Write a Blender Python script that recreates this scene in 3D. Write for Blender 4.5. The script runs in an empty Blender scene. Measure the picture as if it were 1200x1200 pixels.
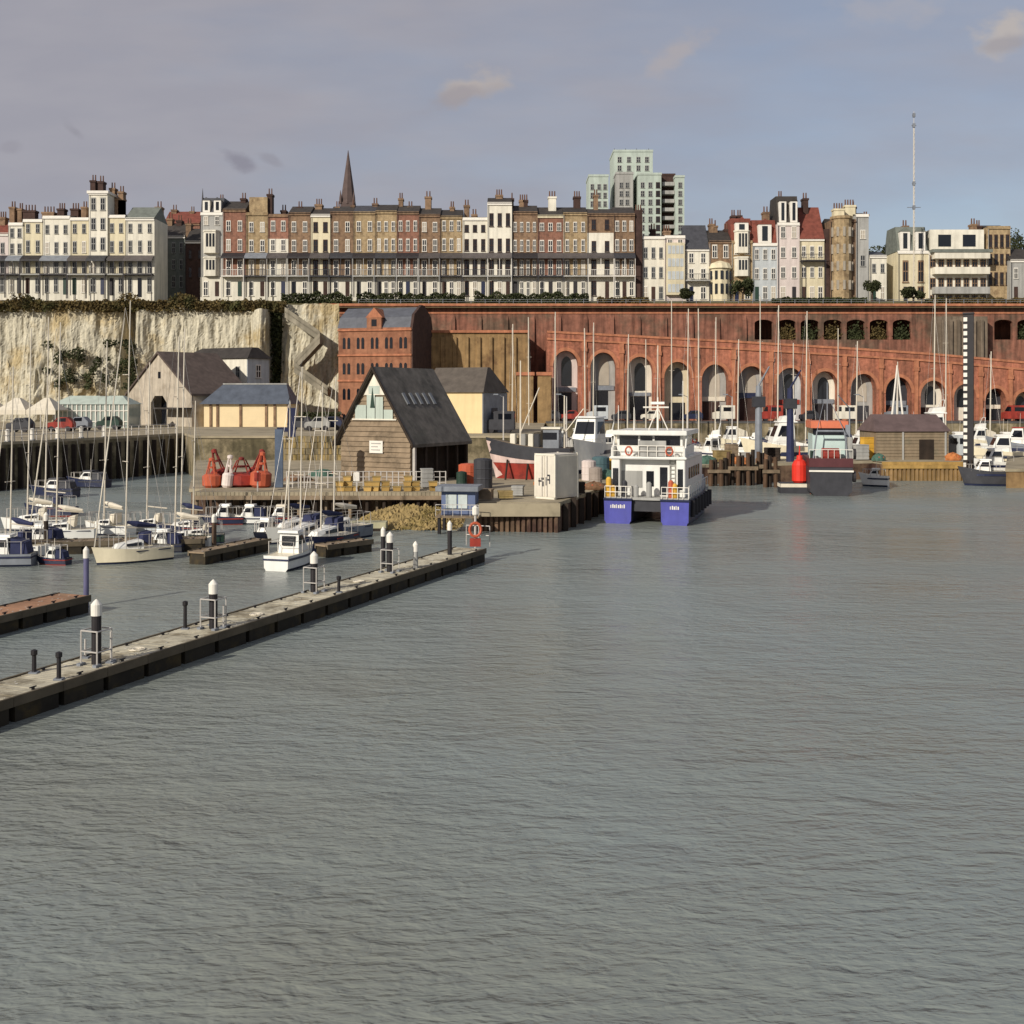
import bpy, bmesh, math, random
from mathutils import Vector, Matrix, noise
R = math.radians
rnd = random.Random(7)
SC = bpy.context.scene
COL = SC.collection

# ------------------------------------------------------------------ camera
CAM_H = 12.0
FPX = 1300.0            # focal length in photo pixels (photo is 1200 wide)
HZ = 465.0              # horizon row of the photo
cam_d = bpy.data.cameras.new('camera')
cam = bpy.data.objects.new('camera', cam_d)
COL.objects.link(cam)
cam.location = (0, 0, CAM_H)
cam.rotation_euler = (R(90), 0, 0)
cam_d.sensor_width = 36
cam_d.lens = 36 * FPX / 1200
cam_d.shift_y = -(600 - HZ) / 1200
cam_d.clip_start = 0.5
cam_d.clip_end = 6000
SC.camera = cam

# ------------------------------------------------------------------ light
SUN_EL, SUN_AZ = R(27), math.atan2(-0.62, -0.78)
sd = bpy.data.lights.new('sun', 'SUN')
sd.energy = 4.2
sd.angle = R(0.6)
sd.color = (1.0, 0.94, 0.84)
sun = bpy.data.objects.new('sun', sd)
COL.objects.link(sun)
to_sun = Vector((math.sin(SUN_AZ) * math.cos(SUN_EL), math.cos(SUN_AZ) * math.cos(SUN_EL), math.sin(SUN_EL)))
sun.rotation_euler = to_sun.to_track_quat('Z', 'Y').to_euler()

W = bpy.data.worlds.new('World')
SC.world = W
W.use_nodes = True
nt = W.node_tree
nt.nodes.clear()
N = nt.nodes.new
L = nt.links.new
out = N('ShaderNodeOutputWorld')
bg = N('ShaderNodeBackground')
bg.inputs['Strength'].default_value = 0.112
L(bg.outputs[0], out.inputs[0])
sky = N('ShaderNodeTexSky')
sky.sky_type = 'NISHITA'
sky.sun_disc = False
sky.sun_elevation = SUN_EL
sky.sun_rotation = SUN_AZ
sky.air_density = 1.0
sky.dust_density = 1.2
sky.ozone_density = 1.6


def wmath(op, a, b=None):
    n = N('ShaderNodeMath')
    n.operation = op
    for i, v in enumerate((a, b)):
        if v is None:
            continue
        if isinstance(v, (int, float)):
            n.inputs[i].default_value = v
        else:
            L(v, n.inputs[i])
    return n.outputs[0]


tc = N('ShaderNodeTexCoord')
sep = N('ShaderNodeSeparateXYZ')
L(tc.outputs['Generated'], sep.inputs[0])
dx, dy, dz = sep.outputs
fy = wmath('MAXIMUM', dy, 0.05)
U = wmath('DIVIDE', dx, fy)          # bearing and height of the sky direction (tangents)
V = wmath('DIVIDE', dz, fy)
# thin high veil of cloud, streaky
cmb = N('ShaderNodeCombineXYZ')
L(wmath('MULTIPLY', U, 1.6), cmb.inputs[0])
L(wmath('MULTIPLY', V, 5.5), cmb.inputs[1])
nz = N('ShaderNodeTexNoise')
nz.inputs['Scale'].default_value = 1.9
nz.inputs['Detail'].default_value = 7
nz.inputs['Roughness'].default_value = 0.55
L(cmb.outputs[0], nz.inputs['Vector'])
mr = N('ShaderNodeMapRange')
mr.inputs[1].default_value = 0.38
mr.inputs[2].default_value = 0.66
L(nz.outputs[0], mr.inputs[0])
lean = N('ShaderNodeMapRange')       # the veil is thicker to the west (left)
lean.inputs[1].default_value = -0.3
lean.inputs[2].default_value = 0.42
lean.inputs[3].default_value = 0.82
lean.inputs[4].default_value = 0.48
L(U, lean.inputs[0])
veil = wmath('MINIMUM', wmath('ADD', wmath('MULTIPLY', mr.outputs[0], 0.28), lean.outputs[0]), 0.95)


def wmix(fac, a, b):
    m = N('ShaderNodeMix')
    m.data_type = 'RGBA'
    if isinstance(fac, float):
        m.inputs[0].default_value = fac
    else:
        L(fac, m.inputs[0])
    for i, v in ((6, a), (7, b)):
        if isinstance(v, tuple):
            m.inputs[i].default_value = (*v, 1)
        else:
            L(v, m.inputs[i])
    return m.outputs[2]


soft = N('ShaderNodeTexNoise')
soft.inputs['Scale'].default_value = 5.5
soft.inputs['Detail'].default_value = 6
L(cmb.outputs[0], soft.inputs['Vector'])
sm_ = N('ShaderNodeMapRange')
sm_.inputs[1].default_value = .38
sm_.inputs[2].default_value = .66
L(soft.outputs[0], sm_.inputs[0])
veilc = wmix(sm_.outputs[0], (3.12, 3.05, 3.46), (3.36, 3.26, 3.62))
cur = wmix(veil, sky.outputs[0], veilc)
# small separate clouds
cn = N('ShaderNodeTexNoise')
cn.inputs['Scale'].default_value = 26
cn.inputs['Detail'].default_value = 5
cmb2 = N('ShaderNodeCombineXYZ')
L(U, cmb2.inputs[0])
L(wmath('MULTIPLY', V, 1.7), cmb2.inputs[1])
L(cmb2.outputs[0], cn.inputs['Vector'])
CLOUDS = [  # bearing px, row px, half width, half height, lift, colour, strength
    (556, 102, 52, 24, 0.26, (4.0, 3.62, 3.5), 0.95), (540, 114, 50, 16, 0.2, (2.9, 2.7, 2.95), 0.7), (790, 60, 46, 26, 0.3, (3.7, 3.45, 3.6), 0.8),
    (1178, 36, 60, 28, 0.25, (4.3, 3.95, 3.8), 0.95), (1180, 50, 46, 12, 0.1, (3.0, 2.85, 3.1), 0.7), (276, 188, 30, 13, -0.5, (2.25, 2.2, 2.65), 0.8),
    (318, 187, 16, 8, -0.4, (2.5, 2.45, 2.85), 0.55), (88, 155, 15, 10, -0.5, (2.55, 2.5, 2.9), 0.6), (10, 172, 16, 10, 0, (2.6, 2.5, 2.9), 0.4),
    (1040, 8, 90, 30, 0.1, (3.7, 3.6, 3.9), 0.5)]
for px, py, hw, hh, lift, colr, st in CLOUDS:
    u0, v0 = (px - 600) / FPX, (HZ - py) / FPX
    a = wmath('DIVIDE', wmath('SUBTRACT', U, u0), hw / FPX)
    b = wmath('DIVIDE', wmath('SUBTRACT', wmath('SUBTRACT', V, v0), wmath('MULTIPLY', wmath('SUBTRACT', U, u0), lift)), hh / FPX)
    d = wmath('SQRT', wmath('ADD', wmath('MULTIPLY', a, a), wmath('MULTIPLY', b, b)))
    e = wmath('ADD', wmath('SUBTRACT', 1.0, d), wmath('MULTIPLY', wmath('SUBTRACT', cn.outputs[0], 0.5), 2.6))
    m = N('ShaderNodeMapRange')
    m.interpolation_type = 'SMOOTHSTEP'
    m.inputs[1].default_value = 0.0
    m.inputs[2].default_value = 0.9
    m.inputs[4].default_value = st
    L(e, m.inputs[0])
    cur = wmix(m.outputs[0], cur, colr)
L(cur, bg.inputs[0])
SC.view_settings.view_transform = 'Standard'
SC.view_settings.look = 'None'
SC.view_settings.gamma = 1
SC.view_settings.exposure = 0.0


# ------------------------------------------------------------------ helpers
def X(px, D):
    return (px - 600) / FPX * D


def Z(py, D):
    return CAM_H + (HZ - py) / FPX * D


def DW(py, z=0.0):           # distance of a level surface at height z seen at a given row
    return FPX * (CAM_H - z) / (py - HZ)


def lin(c):
    c = c / 255
    return c / 12.92 if c <= 0.04045 else ((c + 0.055) / 1.055) ** 2.4


MATS = {}


def mat(name, rgb, rough=0.8, var=0.18, scale=0.5, streak=0.0, metal=0.0, k=1.0, spec=0.3, bump=0.0, second=None, sec_amt=0.5, rand=0.0, sec_scale=None):
    """a procedural paint, brick, stone or timber: base colour, blotches, run-down streaks, a second tone"""
    m = bpy.data.materials.new(name)
    m.use_nodes = True
    t = m.node_tree
    b = t.nodes['Principled BSDF']
    b.inputs['Roughness'].default_value = rough
    b.inputs['Metallic'].default_value = metal
    b.inputs['Specular IOR Level'].default_value = spec
    c = [lin(v) * k for v in rgb]
    tcn = t.nodes.new('ShaderNodeTexCoord')
    n1 = t.nodes.new('ShaderNodeTexNoise')
    n1.inputs['Scale'].default_value = scale
    n1.inputs['Detail'].default_value = 6
    n1.inputs['Roughness'].default_value = 0.65
    t.links.new(tcn.outputs['Object'], n1.inputs['Vector'])
    r1 = t.nodes.new('ShaderNodeMapRange')
    r1.inputs[1].default_value = 0.3
    r1.inputs[2].default_value = 0.7
    r1.inputs[3].default_value = 1 - var
    r1.inputs[4].default_value = 1 + var
    t.links.new(n1.outputs[0], r1.inputs[0])
    val = r1.outputs[0]
    if streak:
        mp = t.nodes.new('ShaderNodeMapping')
        mp.inputs['Scale'].default_value = (1, 1, 0.09)
        t.links.new(tcn.outputs['Object'], mp.inputs[0])
        n2 = t.nodes.new('ShaderNodeTexNoise')
        n2.inputs['Scale'].default_value = 1.1
        n2.inputs['Detail'].default_value = 5
        t.links.new(mp.outputs[0], n2.inputs['Vector'])
        r2 = t.nodes.new('ShaderNodeMapRange')
        r2.inputs[1].default_value = 0.38
        r2.inputs[2].default_value = 0.66
        r2.inputs[3].default_value = 1.0
        r2.inputs[4].default_value = 1 - streak
        t.links.new(n2.outputs[0], r2.inputs[0])
        mm = t.nodes.new('ShaderNodeMath')
        mm.operation = 'MULTIPLY'
        t.links.new(val, mm.inputs[0])
        t.links.new(r2.outputs[0], mm.inputs[1])
        val = mm.outputs[0]
    if rand:
        oi = t.nodes.new('ShaderNodeObjectInfo')
        r3 = t.nodes.new('ShaderNodeMapRange')
        r3.inputs[3].default_value = 1 - rand
        r3.inputs[4].default_value = 1 + rand
        t.links.new(oi.outputs['Random'], r3.inputs[0])
        mm = t.nodes.new('ShaderNodeMath')
        mm.operation = 'MULTIPLY'
        t.links.new(val, mm.inputs[0])
        t.links.new(r3.outputs[0], mm.inputs[1])
        val = mm.outputs[0]
    base = None
    if second:
        n4 = t.nodes.new('ShaderNodeTexNoise')
        n4.inputs['Scale'].default_value = sec_scale or scale * 0.35
        n4.inputs['Detail'].default_value = 7
        n4.inputs['Roughness'].default_value = 0.7
        mp2 = t.nodes.new('ShaderNodeMapping')
        mp2.inputs['Location'].default_value = (13, 7, 3)
        t.links.new(tcn.outputs['Object'], mp2.inputs[0])
        t.links.new(mp2.outputs[0], n4.inputs['Vector'])
        r4 = t.nodes.new('ShaderNodeMapRange')
        r4.inputs[1].default_value = 0.62 - sec_amt * 0.25
        r4.inputs[2].default_value = 0.76 - sec_amt * 0.25
        t.links.new(n4.outputs[0], r4.inputs[0])
        mx = t.nodes.new('ShaderNodeMix')
        mx.data_type = 'RGBA'
        t.links.new(r4.outputs[0], mx.inputs[0])
        mx.inputs[6].default_value = (*c, 1)
        mx.inputs[7].default_value = (*[lin(v) * k for v in second], 1)
        base = mx.outputs[2]
    vm = t.nodes.new('ShaderNodeVectorMath')
    vm.operation = 'SCALE'
    if base is None:
        vm.inputs[0].default_value = c
    else:
        t.links.new(base, vm.inputs[0])
    t.links.new(val, vm.inputs['Scale'])
    t.links.new(vm.outputs[0], b.inputs['Base Color'])
    if bump:
        bp = t.nodes.new('ShaderNodeBump')
        bp.inputs['Strength'].default_value = bump
        bp.inputs['Distance'].default_value = 0.3
        t.links.new(n1.outputs[0], bp.inputs['Height'])
        t.links.new(bp.outputs[0], b.inputs['Normal'])
    MATS[name] = m
    return m


class MB:
    def __init__(s):
        s.v, s.f, s.m = [], [], []

    def poly(s, pts, mi=0):
        i = len(s.v)
        s.v += [tuple(p) for p in pts]
        s.f.append(tuple(range(i, i + len(pts))))
        s.m.append(mi)

    def add(s, vs, fs, mi=0):
        i = len(s.v)
        s.v += [tuple(p) for p in vs]
        for f in fs:
            s.f.append(tuple(a + i for a in f))
            s.m.append(mi)

    def box(s, x0, x1, y0, y1, z0, z1, mi=0):
        s.add([(x0, y0, z0), (x1, y0, z0), (x1, y1, z0), (x0, y1, z0), (x0, y0, z1), (x1, y0, z1), (x1, y1, z1), (x0, y1, z1)],
              [(0, 3, 2, 1), (4, 5, 6, 7), (0, 1, 5, 4), (1, 2, 6, 5), (2, 3, 7, 6), (3, 0, 4, 7)], mi)
        return s

    def cbox(s, cx, cy, z0, w, d, h, mi=0):
        return s.box(cx - w / 2, cx + w / 2, cy - d / 2, cy + d / 2, z0, z0 + h, mi)

    def prism(s, a, b, mi=0):      # two equal loops joined
        n = len(a)
        s.add(list(a) + list(b), [tuple(range(n - 1, -1, -1)), tuple(range(n, 2 * n))] + [(i, (i + 1) % n, n + (i + 1) % n, n + i) for i in range(n)], mi)
        return s

    def px_(s, yz, x0, x1, mi=0):
        return s.prism([(x0, y, z) for y, z in yz], [(x1, y, z) for y, z in yz], mi)

    def py_(s, xz, y0, y1, mi=0):
        return s.prism([(x, y0, z) for x, z in xz], [(x, y1, z) for x, z in xz], mi)

    def pz_(s, xy, z0, z1, mi=0):
        return s.prism([(x, y, z0) for x, y in xy], [(x, y, z1) for x, y in xy], mi)

    def tube(s, p, q, r0, r1=None, n=6, mi=0):
        r1 = r0 if r1 is None else r1
        p, q = Vector(p), Vector(q)
        d = (q - p).normalized()
        u = d.orthogonal().normalized()
        w = d.cross(u)
        a = [p + (u * math.cos(t) + w * math.sin(t)) * r0 for t in [2 * math.pi * i / n for i in range(n)]]
        b = [q + (u * math.cos(t) + w * math.sin(t)) * r1 for t in [2 * math.pi * i / n for i in range(n)]]
        return s.prism(a, b, mi)

    def lathe(s, cx, cy, prof, n=12, mi=0):
        i0 = len(s.v)
        for r, z in prof:
            for k in range(n):
                t = 2 * math.pi * k / n
                s.v.append((cx + r * math.cos(t), cy + r * math.sin(t), z))
        for j in range(len(prof) - 1):
            for k in range(n):
                k2 = (k + 1) % n
                s.f.append((i0 + j * n + k, i0 + j * n + k2, i0 + (j + 1) * n + k2, i0 + (j + 1) * n + k))
                s.m.append(mi)
        s.f.append(tuple(i0 + k for k in range(n - 1, -1, -1)))
        s.f.append(tuple(i0 + (len(prof) - 1) * n + k for k in range(n)))
        s.m += [mi, mi]
        return s

    def build(s, name, mats, parent=None, org=None, smooth=False, bev=0):
        o_ = Vector(org) if org is not None else Vector((0, 0, 0))
        me = bpy.data.meshes.new(name)
        me.from_pydata([tuple(Vector(p) - o_) for p in s.v], [], s.f)
        if not isinstance(mats, (list, tuple)):
            mats = [mats]
        for m in mats:
            me.materials.append(m)
        me.polygons.foreach_set('material_index', s.m)
        bm = bmesh.new()
        bm.from_mesh(me)
        bmesh.ops.recalc_face_normals(bm, faces=bm.faces)
        if bev:
            bmesh.ops.bevel(bm, geom=[e for e in bm.edges if len(e.link_faces) == 2 and e.calc_face_angle(0) > 0.6], offset=bev, segments=2, affect='EDGES')
        bm.to_mesh(me)
        bm.free()
        if smooth:
            me.polygons.foreach_set('use_smooth', [True] * len(me.polygons))
        ob = bpy.data.objects.new(name, me)
        COL.objects.link(ob)
        if parent:
            ob.parent = parent
        elif org is not None:
            ob.location = o_
        return ob


def tag(o, label=None, cat=None, group=None, kind=None):
    for k_, v_ in (('label', label), ('category', cat), ('group', group), ('kind', kind)):
        if v_:
            o[k_] = v_
    return o


def empty(name, loc, rz=0.0, label=None, cat=None, group=None):
    o = bpy.data.objects.new(name, None)
    COL.objects.link(o)
    o.location = loc
    o.rotation_euler = (0, 0, rz)
    o.empty_display_size = 0.3
    return tag(o, label, cat, group)


def inst(name, mesh, parent, loc, scl=(1, 1, 1), rz=0.0):
    o = bpy.data.objects.new(name, mesh)
    COL.objects.link(o)
    o.parent = parent
    o.location = loc
    o.scale = scl
    o.rotation_euler = (0, 0, rz)
    return o


def copy_tree(o, parent=None):
    c = o.copy()
    COL.objects.link(c)
    if parent:
        c.parent = parent
    for ch in list(o.children):
        copy_tree(ch, c)
    return c


def leafy(n, fn, size, name, m, parent=None, org=None, r_=None):
    """many small leaf clumps; fn gives the place of each"""
    r_ = r_ or rnd
    v, f = [], []
    for _ in range(n):
        p = fn()
        if p is None:
            continue
        a = Vector((r_.gauss(0, 1), r_.gauss(0, 1), r_.gauss(0, 1))).normalized()
        b = a.orthogonal().normalized()
        s = size * r_.uniform(0.5, 1.35)
        i = len(v)
        P = Vector(p)
        c = a.cross(b)
        v += [P + b * s, P + (c * 0.8 - b * 0.3) * s, P - b * s * 0.9 + a * s * .3, P - (c * 0.75) * s]
        f.append((i, i + 1, i + 2, i + 3))
    o_ = Vector(org) if org is not None else Vector((0, 0, 0))
    me = bpy.data.meshes.new(name)
    me.from_pydata([tuple(q - o_) for q in v], [], f)
    me.materials.append(m)
    ob = bpy.data.objects.new(name, me)
    COL.objects.link(ob)
    if parent:
        ob.parent = parent
    elif org is not None:
        ob.location = o_
    return ob


# ------------------------------------------------------------------ materials
WHITE = mat('white_stucco', (225, 218, 200), .8, .12, .3, streak=.22, rand=.05)
CREAM = mat('cream_stucco', (216, 204, 172), .8, .12, .3, streak=.2, rand=.05)
PINKW = mat('pinkish_stucco', (212, 198, 190), .8, .12, .3, streak=.2)
PALEB = mat('pale_blue_stucco', (190, 194, 194), .8, .12, .3, streak=.22)
GREYW = mat('grey_stucco', (168, 166, 160), .8, .14, .3, streak=.25)
BRN = mat('brown_brick', (138, 112, 88), .9, .3, 1.2, streak=.25, second=(108, 86, 70), rand=.1)
TAN = mat('stock_brick', (168, 146, 112), .9, .28, 1.2, streak=.25, second=(136, 114, 86), rand=.08)
REDB = mat('red_brick', (146, 104, 86), .9, .28, 1.2, streak=.25, second=(118, 86, 72), rand=.08)
DKB = mat('dark_brick_and_shade', (72, 54, 48), .9, .3, .9, streak=.2)  # real dark brick, also shade coloured into an end strip and a gable
ARC = mat('arcade_brick', (172, 110, 86), .9, .34, 1.3, streak=.45, second=(140, 92, 72), sec_scale=.14, sec_amt=.65)
ARCL = mat('pale_brick_trim', (176, 116, 86), .9, .25, .8, streak=.25)
UPB = mat('weathered_red_brick', (142, 96, 78), .9, .34, .6, streak=.5, second=(112, 90, 74), sec_scale=.1, sec_amt=.6)
OCH = mat('ochre_brick', (150, 122, 84), .9, .3, .5, streak=.35, second=(112, 86, 60), sec_scale=.12)
SLATE = mat('slate_roof', (70, 70, 74), .6, .25, .8, streak=.15, rand=.12, spec=.4)
DSLATE = mat('dark_roof', (62, 57, 53), .75, .3, .8, streak=.15, rand=.12)
TILE = mat('red_tile_roof', (122, 68, 56), .85, .3, .9, streak=.15)
COPPER = mat('green_grey_roof', (110, 114, 106), .7, .25, .8)
IRON = mat('dark_ironwork', (44, 40, 42), .6, .2, 1, spec=.4)
WIRON = mat('white_ironwork', (206, 200, 190), .6, .1, 1)
CANOPY = mat('lead_canopy', (84, 78, 76), .6, .25, .5, rand=.2)
GLASS = mat('window_glass', (34, 36, 40), .12, .2, .3, spec=.5, rand=.4)
BLIND = mat('drawn_blind', (170, 160, 144), .7, .1, .5, rand=.2)
FRAME = mat('white_frame', (224, 218, 206), .6, .08, 1)
POT = mat('terracotta_pot', (104, 76, 62), .9, .2, 1)
CHALK = mat('chalk_cliff', (200, 192, 170), .95, .2, 1.7, streak=.4, second=(180, 162, 124), sec_scale=.09, sec_amt=.55, bump=.25)
STEP = mat('cut_step_stone', (150, 142, 124), .95, .25, .5, streak=.3)
STONE = mat('harbour_stone', (150, 136, 108), .9, .3, .7, streak=.4, second=(96, 88, 66), sec_scale=.18, sec_amt=.7, bump=.4)
PAVE = mat('quay_paving', (158, 146, 122), .9, .2, .4, second=(128, 118, 98), sec_scale=.15)
TURF = mat('cliff_top_ground', (92, 86, 56), .95, .3, .3)
ASPH = mat('asphalt', (84, 82, 80), .9, .2, .5)
LEAFD = mat('dark_leaves', (58, 62, 38), .8, .5, .35, rand=.1, spec=.2)
LEAFB = mat('brown_scrub', (92, 78, 48), .85, .45, .3, spec=.15, second=(64, 66, 38), sec_scale=.2)
BARK = mat('bark', (70, 58, 48), .9, .25, 2)
CONC = mat('pontoon_concrete', (186, 178, 156), .9, .22, .7, second=(128, 118, 98), sec_scale=.5, sec_amt=.6)
FLOATB = mat('weedy_float_side', (46, 40, 30), .75, .4, .9, second=(70, 58, 34), sec_scale=.7)
RUST = mat('rusty_sheet_pile', (120, 96, 76), .85, .3, .8, streak=.45, second=(74, 52, 44), sec_scale=.25, sec_amt=.6)
TIMB = mat('weathered_timber', (140, 122, 100), .9, .25, .8, streak=.1, second=(110, 96, 78), sec_scale=.4)
DTIMB = mat('wet_timber', (52, 42, 34), .8, .3, .8, streak=.3)
BLACKP = mat('black_pile_steel', (36, 32, 34), .6, .3, 1, streak=.2, spec=.4)
GALV = mat('galvanised_steel', (190, 184, 176), .5, .15, 1.5, metal=.2)
ALU = mat('mast_alloy', (208, 198, 180), .45, .1, .6, metal=.1)
GEL = mat('white_gelcoat', (228, 226, 218), .35, .06, 1, spec=.5, streak=.1)
GELC = mat('cream_gelcoat', (226, 214, 184), .4, .08, 1, spec=.5, streak=.1)
NAVY = mat('navy_paint', (34, 40, 66), .4, .2, 1, spec=.5)
BLUEP = mat('violet_blue_paint', (74, 76, 158), .4, .15, .8, spec=.5, streak=.15)
TEAL = mat('teal_paint', (74, 98, 102), .5, .2, .8)
REDP = mat('red_paint', (158, 58, 46), .6, .25, .6, streak=.3, second=(116, 46, 40), sec_scale=.4)
ORNG = mat('orange_paint', (182, 90, 62), .5, .15, .8)
YEL = mat('yellow_paint', (206, 160, 62), .5, .2, .8)
DGREEN = mat('dark_green_paint', (42, 62, 52), .5, .2, .8)
GREYP = mat('grey_paint', (128, 132, 138), .5, .2, .8, streak=.15)
DGREY = mat('charcoal_paint', (58, 58, 62), .55, .25, .8)
CANV = mat('cream_canvas', (214, 204, 184), .85, .12, 1.2)
CANVB = mat('navy_canvas', (46, 50, 78), .85, .2, 1.2)
TINT = mat('tinted_glass', (22, 24, 30), .1, .2, .5, spec=.6)
MINT = mat('pale_glass', (150, 160, 152), .2, .15, .5, spec=.5)
CONT = mat('container_steel', (214, 206, 190), .6, .12, .6, streak=.15)
SAND = mat('weedy_rubble', (148, 128, 86), .95, .35, .8, second=(110, 96, 50), sec_scale=.3, bump=.4)
PALEG = mat('pale_green_render', (180, 190, 178), .8, .12, .25, streak=.15)
SPIRE = mat('spire_stone', (92, 78, 74), .9, .2, .5)

# ------------------------------------------------------------------ setting: water
def water_mat():
    m = bpy.data.materials.new('harbour_water')
    m.use_nodes = True
    t = m.node_tree
    b = t.nodes['Principled BSDF']
    b.inputs['Roughness'].default_value = 0.27
    b.inputs['IOR'].default_value = 1.33
    b.inputs['Specular IOR Level'].default_value = 0.5
    g = t.nodes.new('ShaderNodeNewGeometry')
    def nz_(scale, sx, sy, det, rough=.55):
        mp = t.nodes.new('ShaderNodeMapping')
        mp.inputs['Scale'].default_value = (sx, sy, 1)
        mp.inputs['Rotation'].default_value = (0, 0, R(8))
        t.links.new(g.outputs['Position'], mp.inputs[0])
        n = t.nodes.new('ShaderNodeTexNoise')
        n.inputs['Scale'].default_value = scale
        n.inputs['Detail'].default_value = det
        n.inputs['Roughness'].default_value = rough
        n.inputs['Distortion'].default_value = .4
        t.links.new(mp.outputs[0], n.inputs['Vector'])
        return n.outputs[0]
    big0 = nz_(.022, 1, 1, 3)
    bmr = t.nodes.new('ShaderNodeMapRange')
    bmr.inputs[1].default_value = .36
    bmr.inputs[2].default_value = .62
    t.links.new(big0, bmr.inputs[0])
    big = bmr.outputs[0]
    mx = t.nodes.new('ShaderNodeMix')
    mx.data_type = 'RGBA'
    t.links.new(big, mx.inputs[0])
    mx.inputs[6].default_value = (.205, .215, .183, 1)
    mx.inputs[7].default_value = (.215, .250, .242, 1)
    t.links.new(mx.outputs[2], b.inputs['Base Color'])
    pr = t.nodes.new('ShaderNodeMapRange')      # ruffled and calmer patches
    pr.inputs[1].default_value = .38
    pr.inputs[2].default_value = .62
    pr.inputs[3].default_value = .16
    pr.inputs[4].default_value = .36
    t.links.new(nz_(.06, .35, 1.0, 4, .6), pr.inputs[0])
    t.links.new(pr.outputs[0], b.inputs['Roughness'])
    h1 = nz_(1.5, .45, 1.0, 3, .55)
    h2 = nz_(4.6, .5, 1.0, 2, .5)
    h3 = nz_(.26, .5, 1.0, 3)
    def mth(op, a, b_):
        n = t.nodes.new('ShaderNodeMath')
        n.operation = op
        for i, v in enumerate((a, b_)):
            if isinstance(v, float):
                n.inputs[i].default_value = v
            else:
                t.links.new(v, n.inputs[i])
        return n.outputs[0]
    h = mth('ADD', mth('ADD', mth('MULTIPLY', h1, .6), mth('MULTIPLY', h2, .24)), mth('MULTIPLY', h3, 1.0))
    bp = t.nodes.new('ShaderNodeBump')
    bp.inputs['Strength'].default_value = 1.0
    bp.inputs['Distance'].default_value = .29
    t.links.new(h, bp.inputs['Height'])
    t.links.new(bp.outputs[0], b.inputs['Normal'])
    return m


mb = MB()
mb.poly([(-2500, -80, 0), (2500, -80, 0), (2500, 3000, 0), (-2500, 3000, 0)])
tag(mb.build('water', water_mat()), kind='structure')
# ------------------------------------------------------------------ setting: land
def quay(name, pts, z, side, top, z0=-1.5):
    """a quay: stone faces and a paved top with a coping"""
    mb = MB()
    n = len(pts)
    for i in range(n):
        (xa, ya), (xb, yb) = pts[i], pts[(i + 1) % n]
        mb.poly([(xa, ya, z0), (xb, yb, z0), (xb, yb, z - .35), (xa, ya, z - .35)], 0)
    mb.poly([(x, y, z - .01) for x, y in pts], 1)
    cx = sum(p[0] for p in pts) / n
    cy = sum(p[1] for p in pts) / n
    ex = []
    for x, y in pts:
        d = Vector((x - cx, y - cy)).normalized() * .22
        ex.append((x + d.x, y + d.y))
    mb.pz_(ex, z - .35, z, 1)
    return tag(mb.build(name, [side, top]), kind='structure')


def PT(px, D):
    return (X(px, D), D)


UQ = 6.2
LQ = 2.65
quay('upper_quay', [PT(-160, 132), PT(-30, 138), PT(216, 178), PT(228, 165), PT(606, 166), PT(632, 185), PT(640, 275), PT(-220, 275)], UQ, STONE, PAVE)
quay('lower_quay', [PT(224, 113), PT(552, 111), PT(560, 99.2), PT(655, 98.2), PT(728, 124), PT(772, 147), PT(826, 152), PT(1022, 162), PT(1034, 159), PT(1136, 159), PT(1142, 182), PT(640, 184), PT(633, 184), PT(607, 165), PT(232, 164)], LQ, RUST, PAVE)
VQ = 6.6
quay('viaduct_quay', [PT(640.5, 241), PT(1420, 241), PT(1420, 300), PT(640.5, 300)], VQ, STONE, ASPH)
quay('corner_quay', [PT(1179, 146), PT(1420, 146), PT(1420, 182), PT(1182, 182)], 2.5, OCH, PAVE)

mb = MB()
xs = [-1800, -420, -300, -200, -140, -100, -60, -20, 20, 60, 100, 140, 200, 300, 420, 1800]
rows = [(266.5, 33.4), (283, 36.5), (400, 37.5), (2600, 39)]
for j in range(len(rows) - 1):
    for i in range(len(xs) - 1):
        (ya, za), (yb, zb) = rows[j], rows[j + 1]
        mb.poly([(xs[i], ya, za), (xs[i + 1], ya, za), (xs[i + 1], yb, zb), (xs[i], yb, zb)])
tag(mb.build('terrain', TURF), kind='structure')

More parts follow.
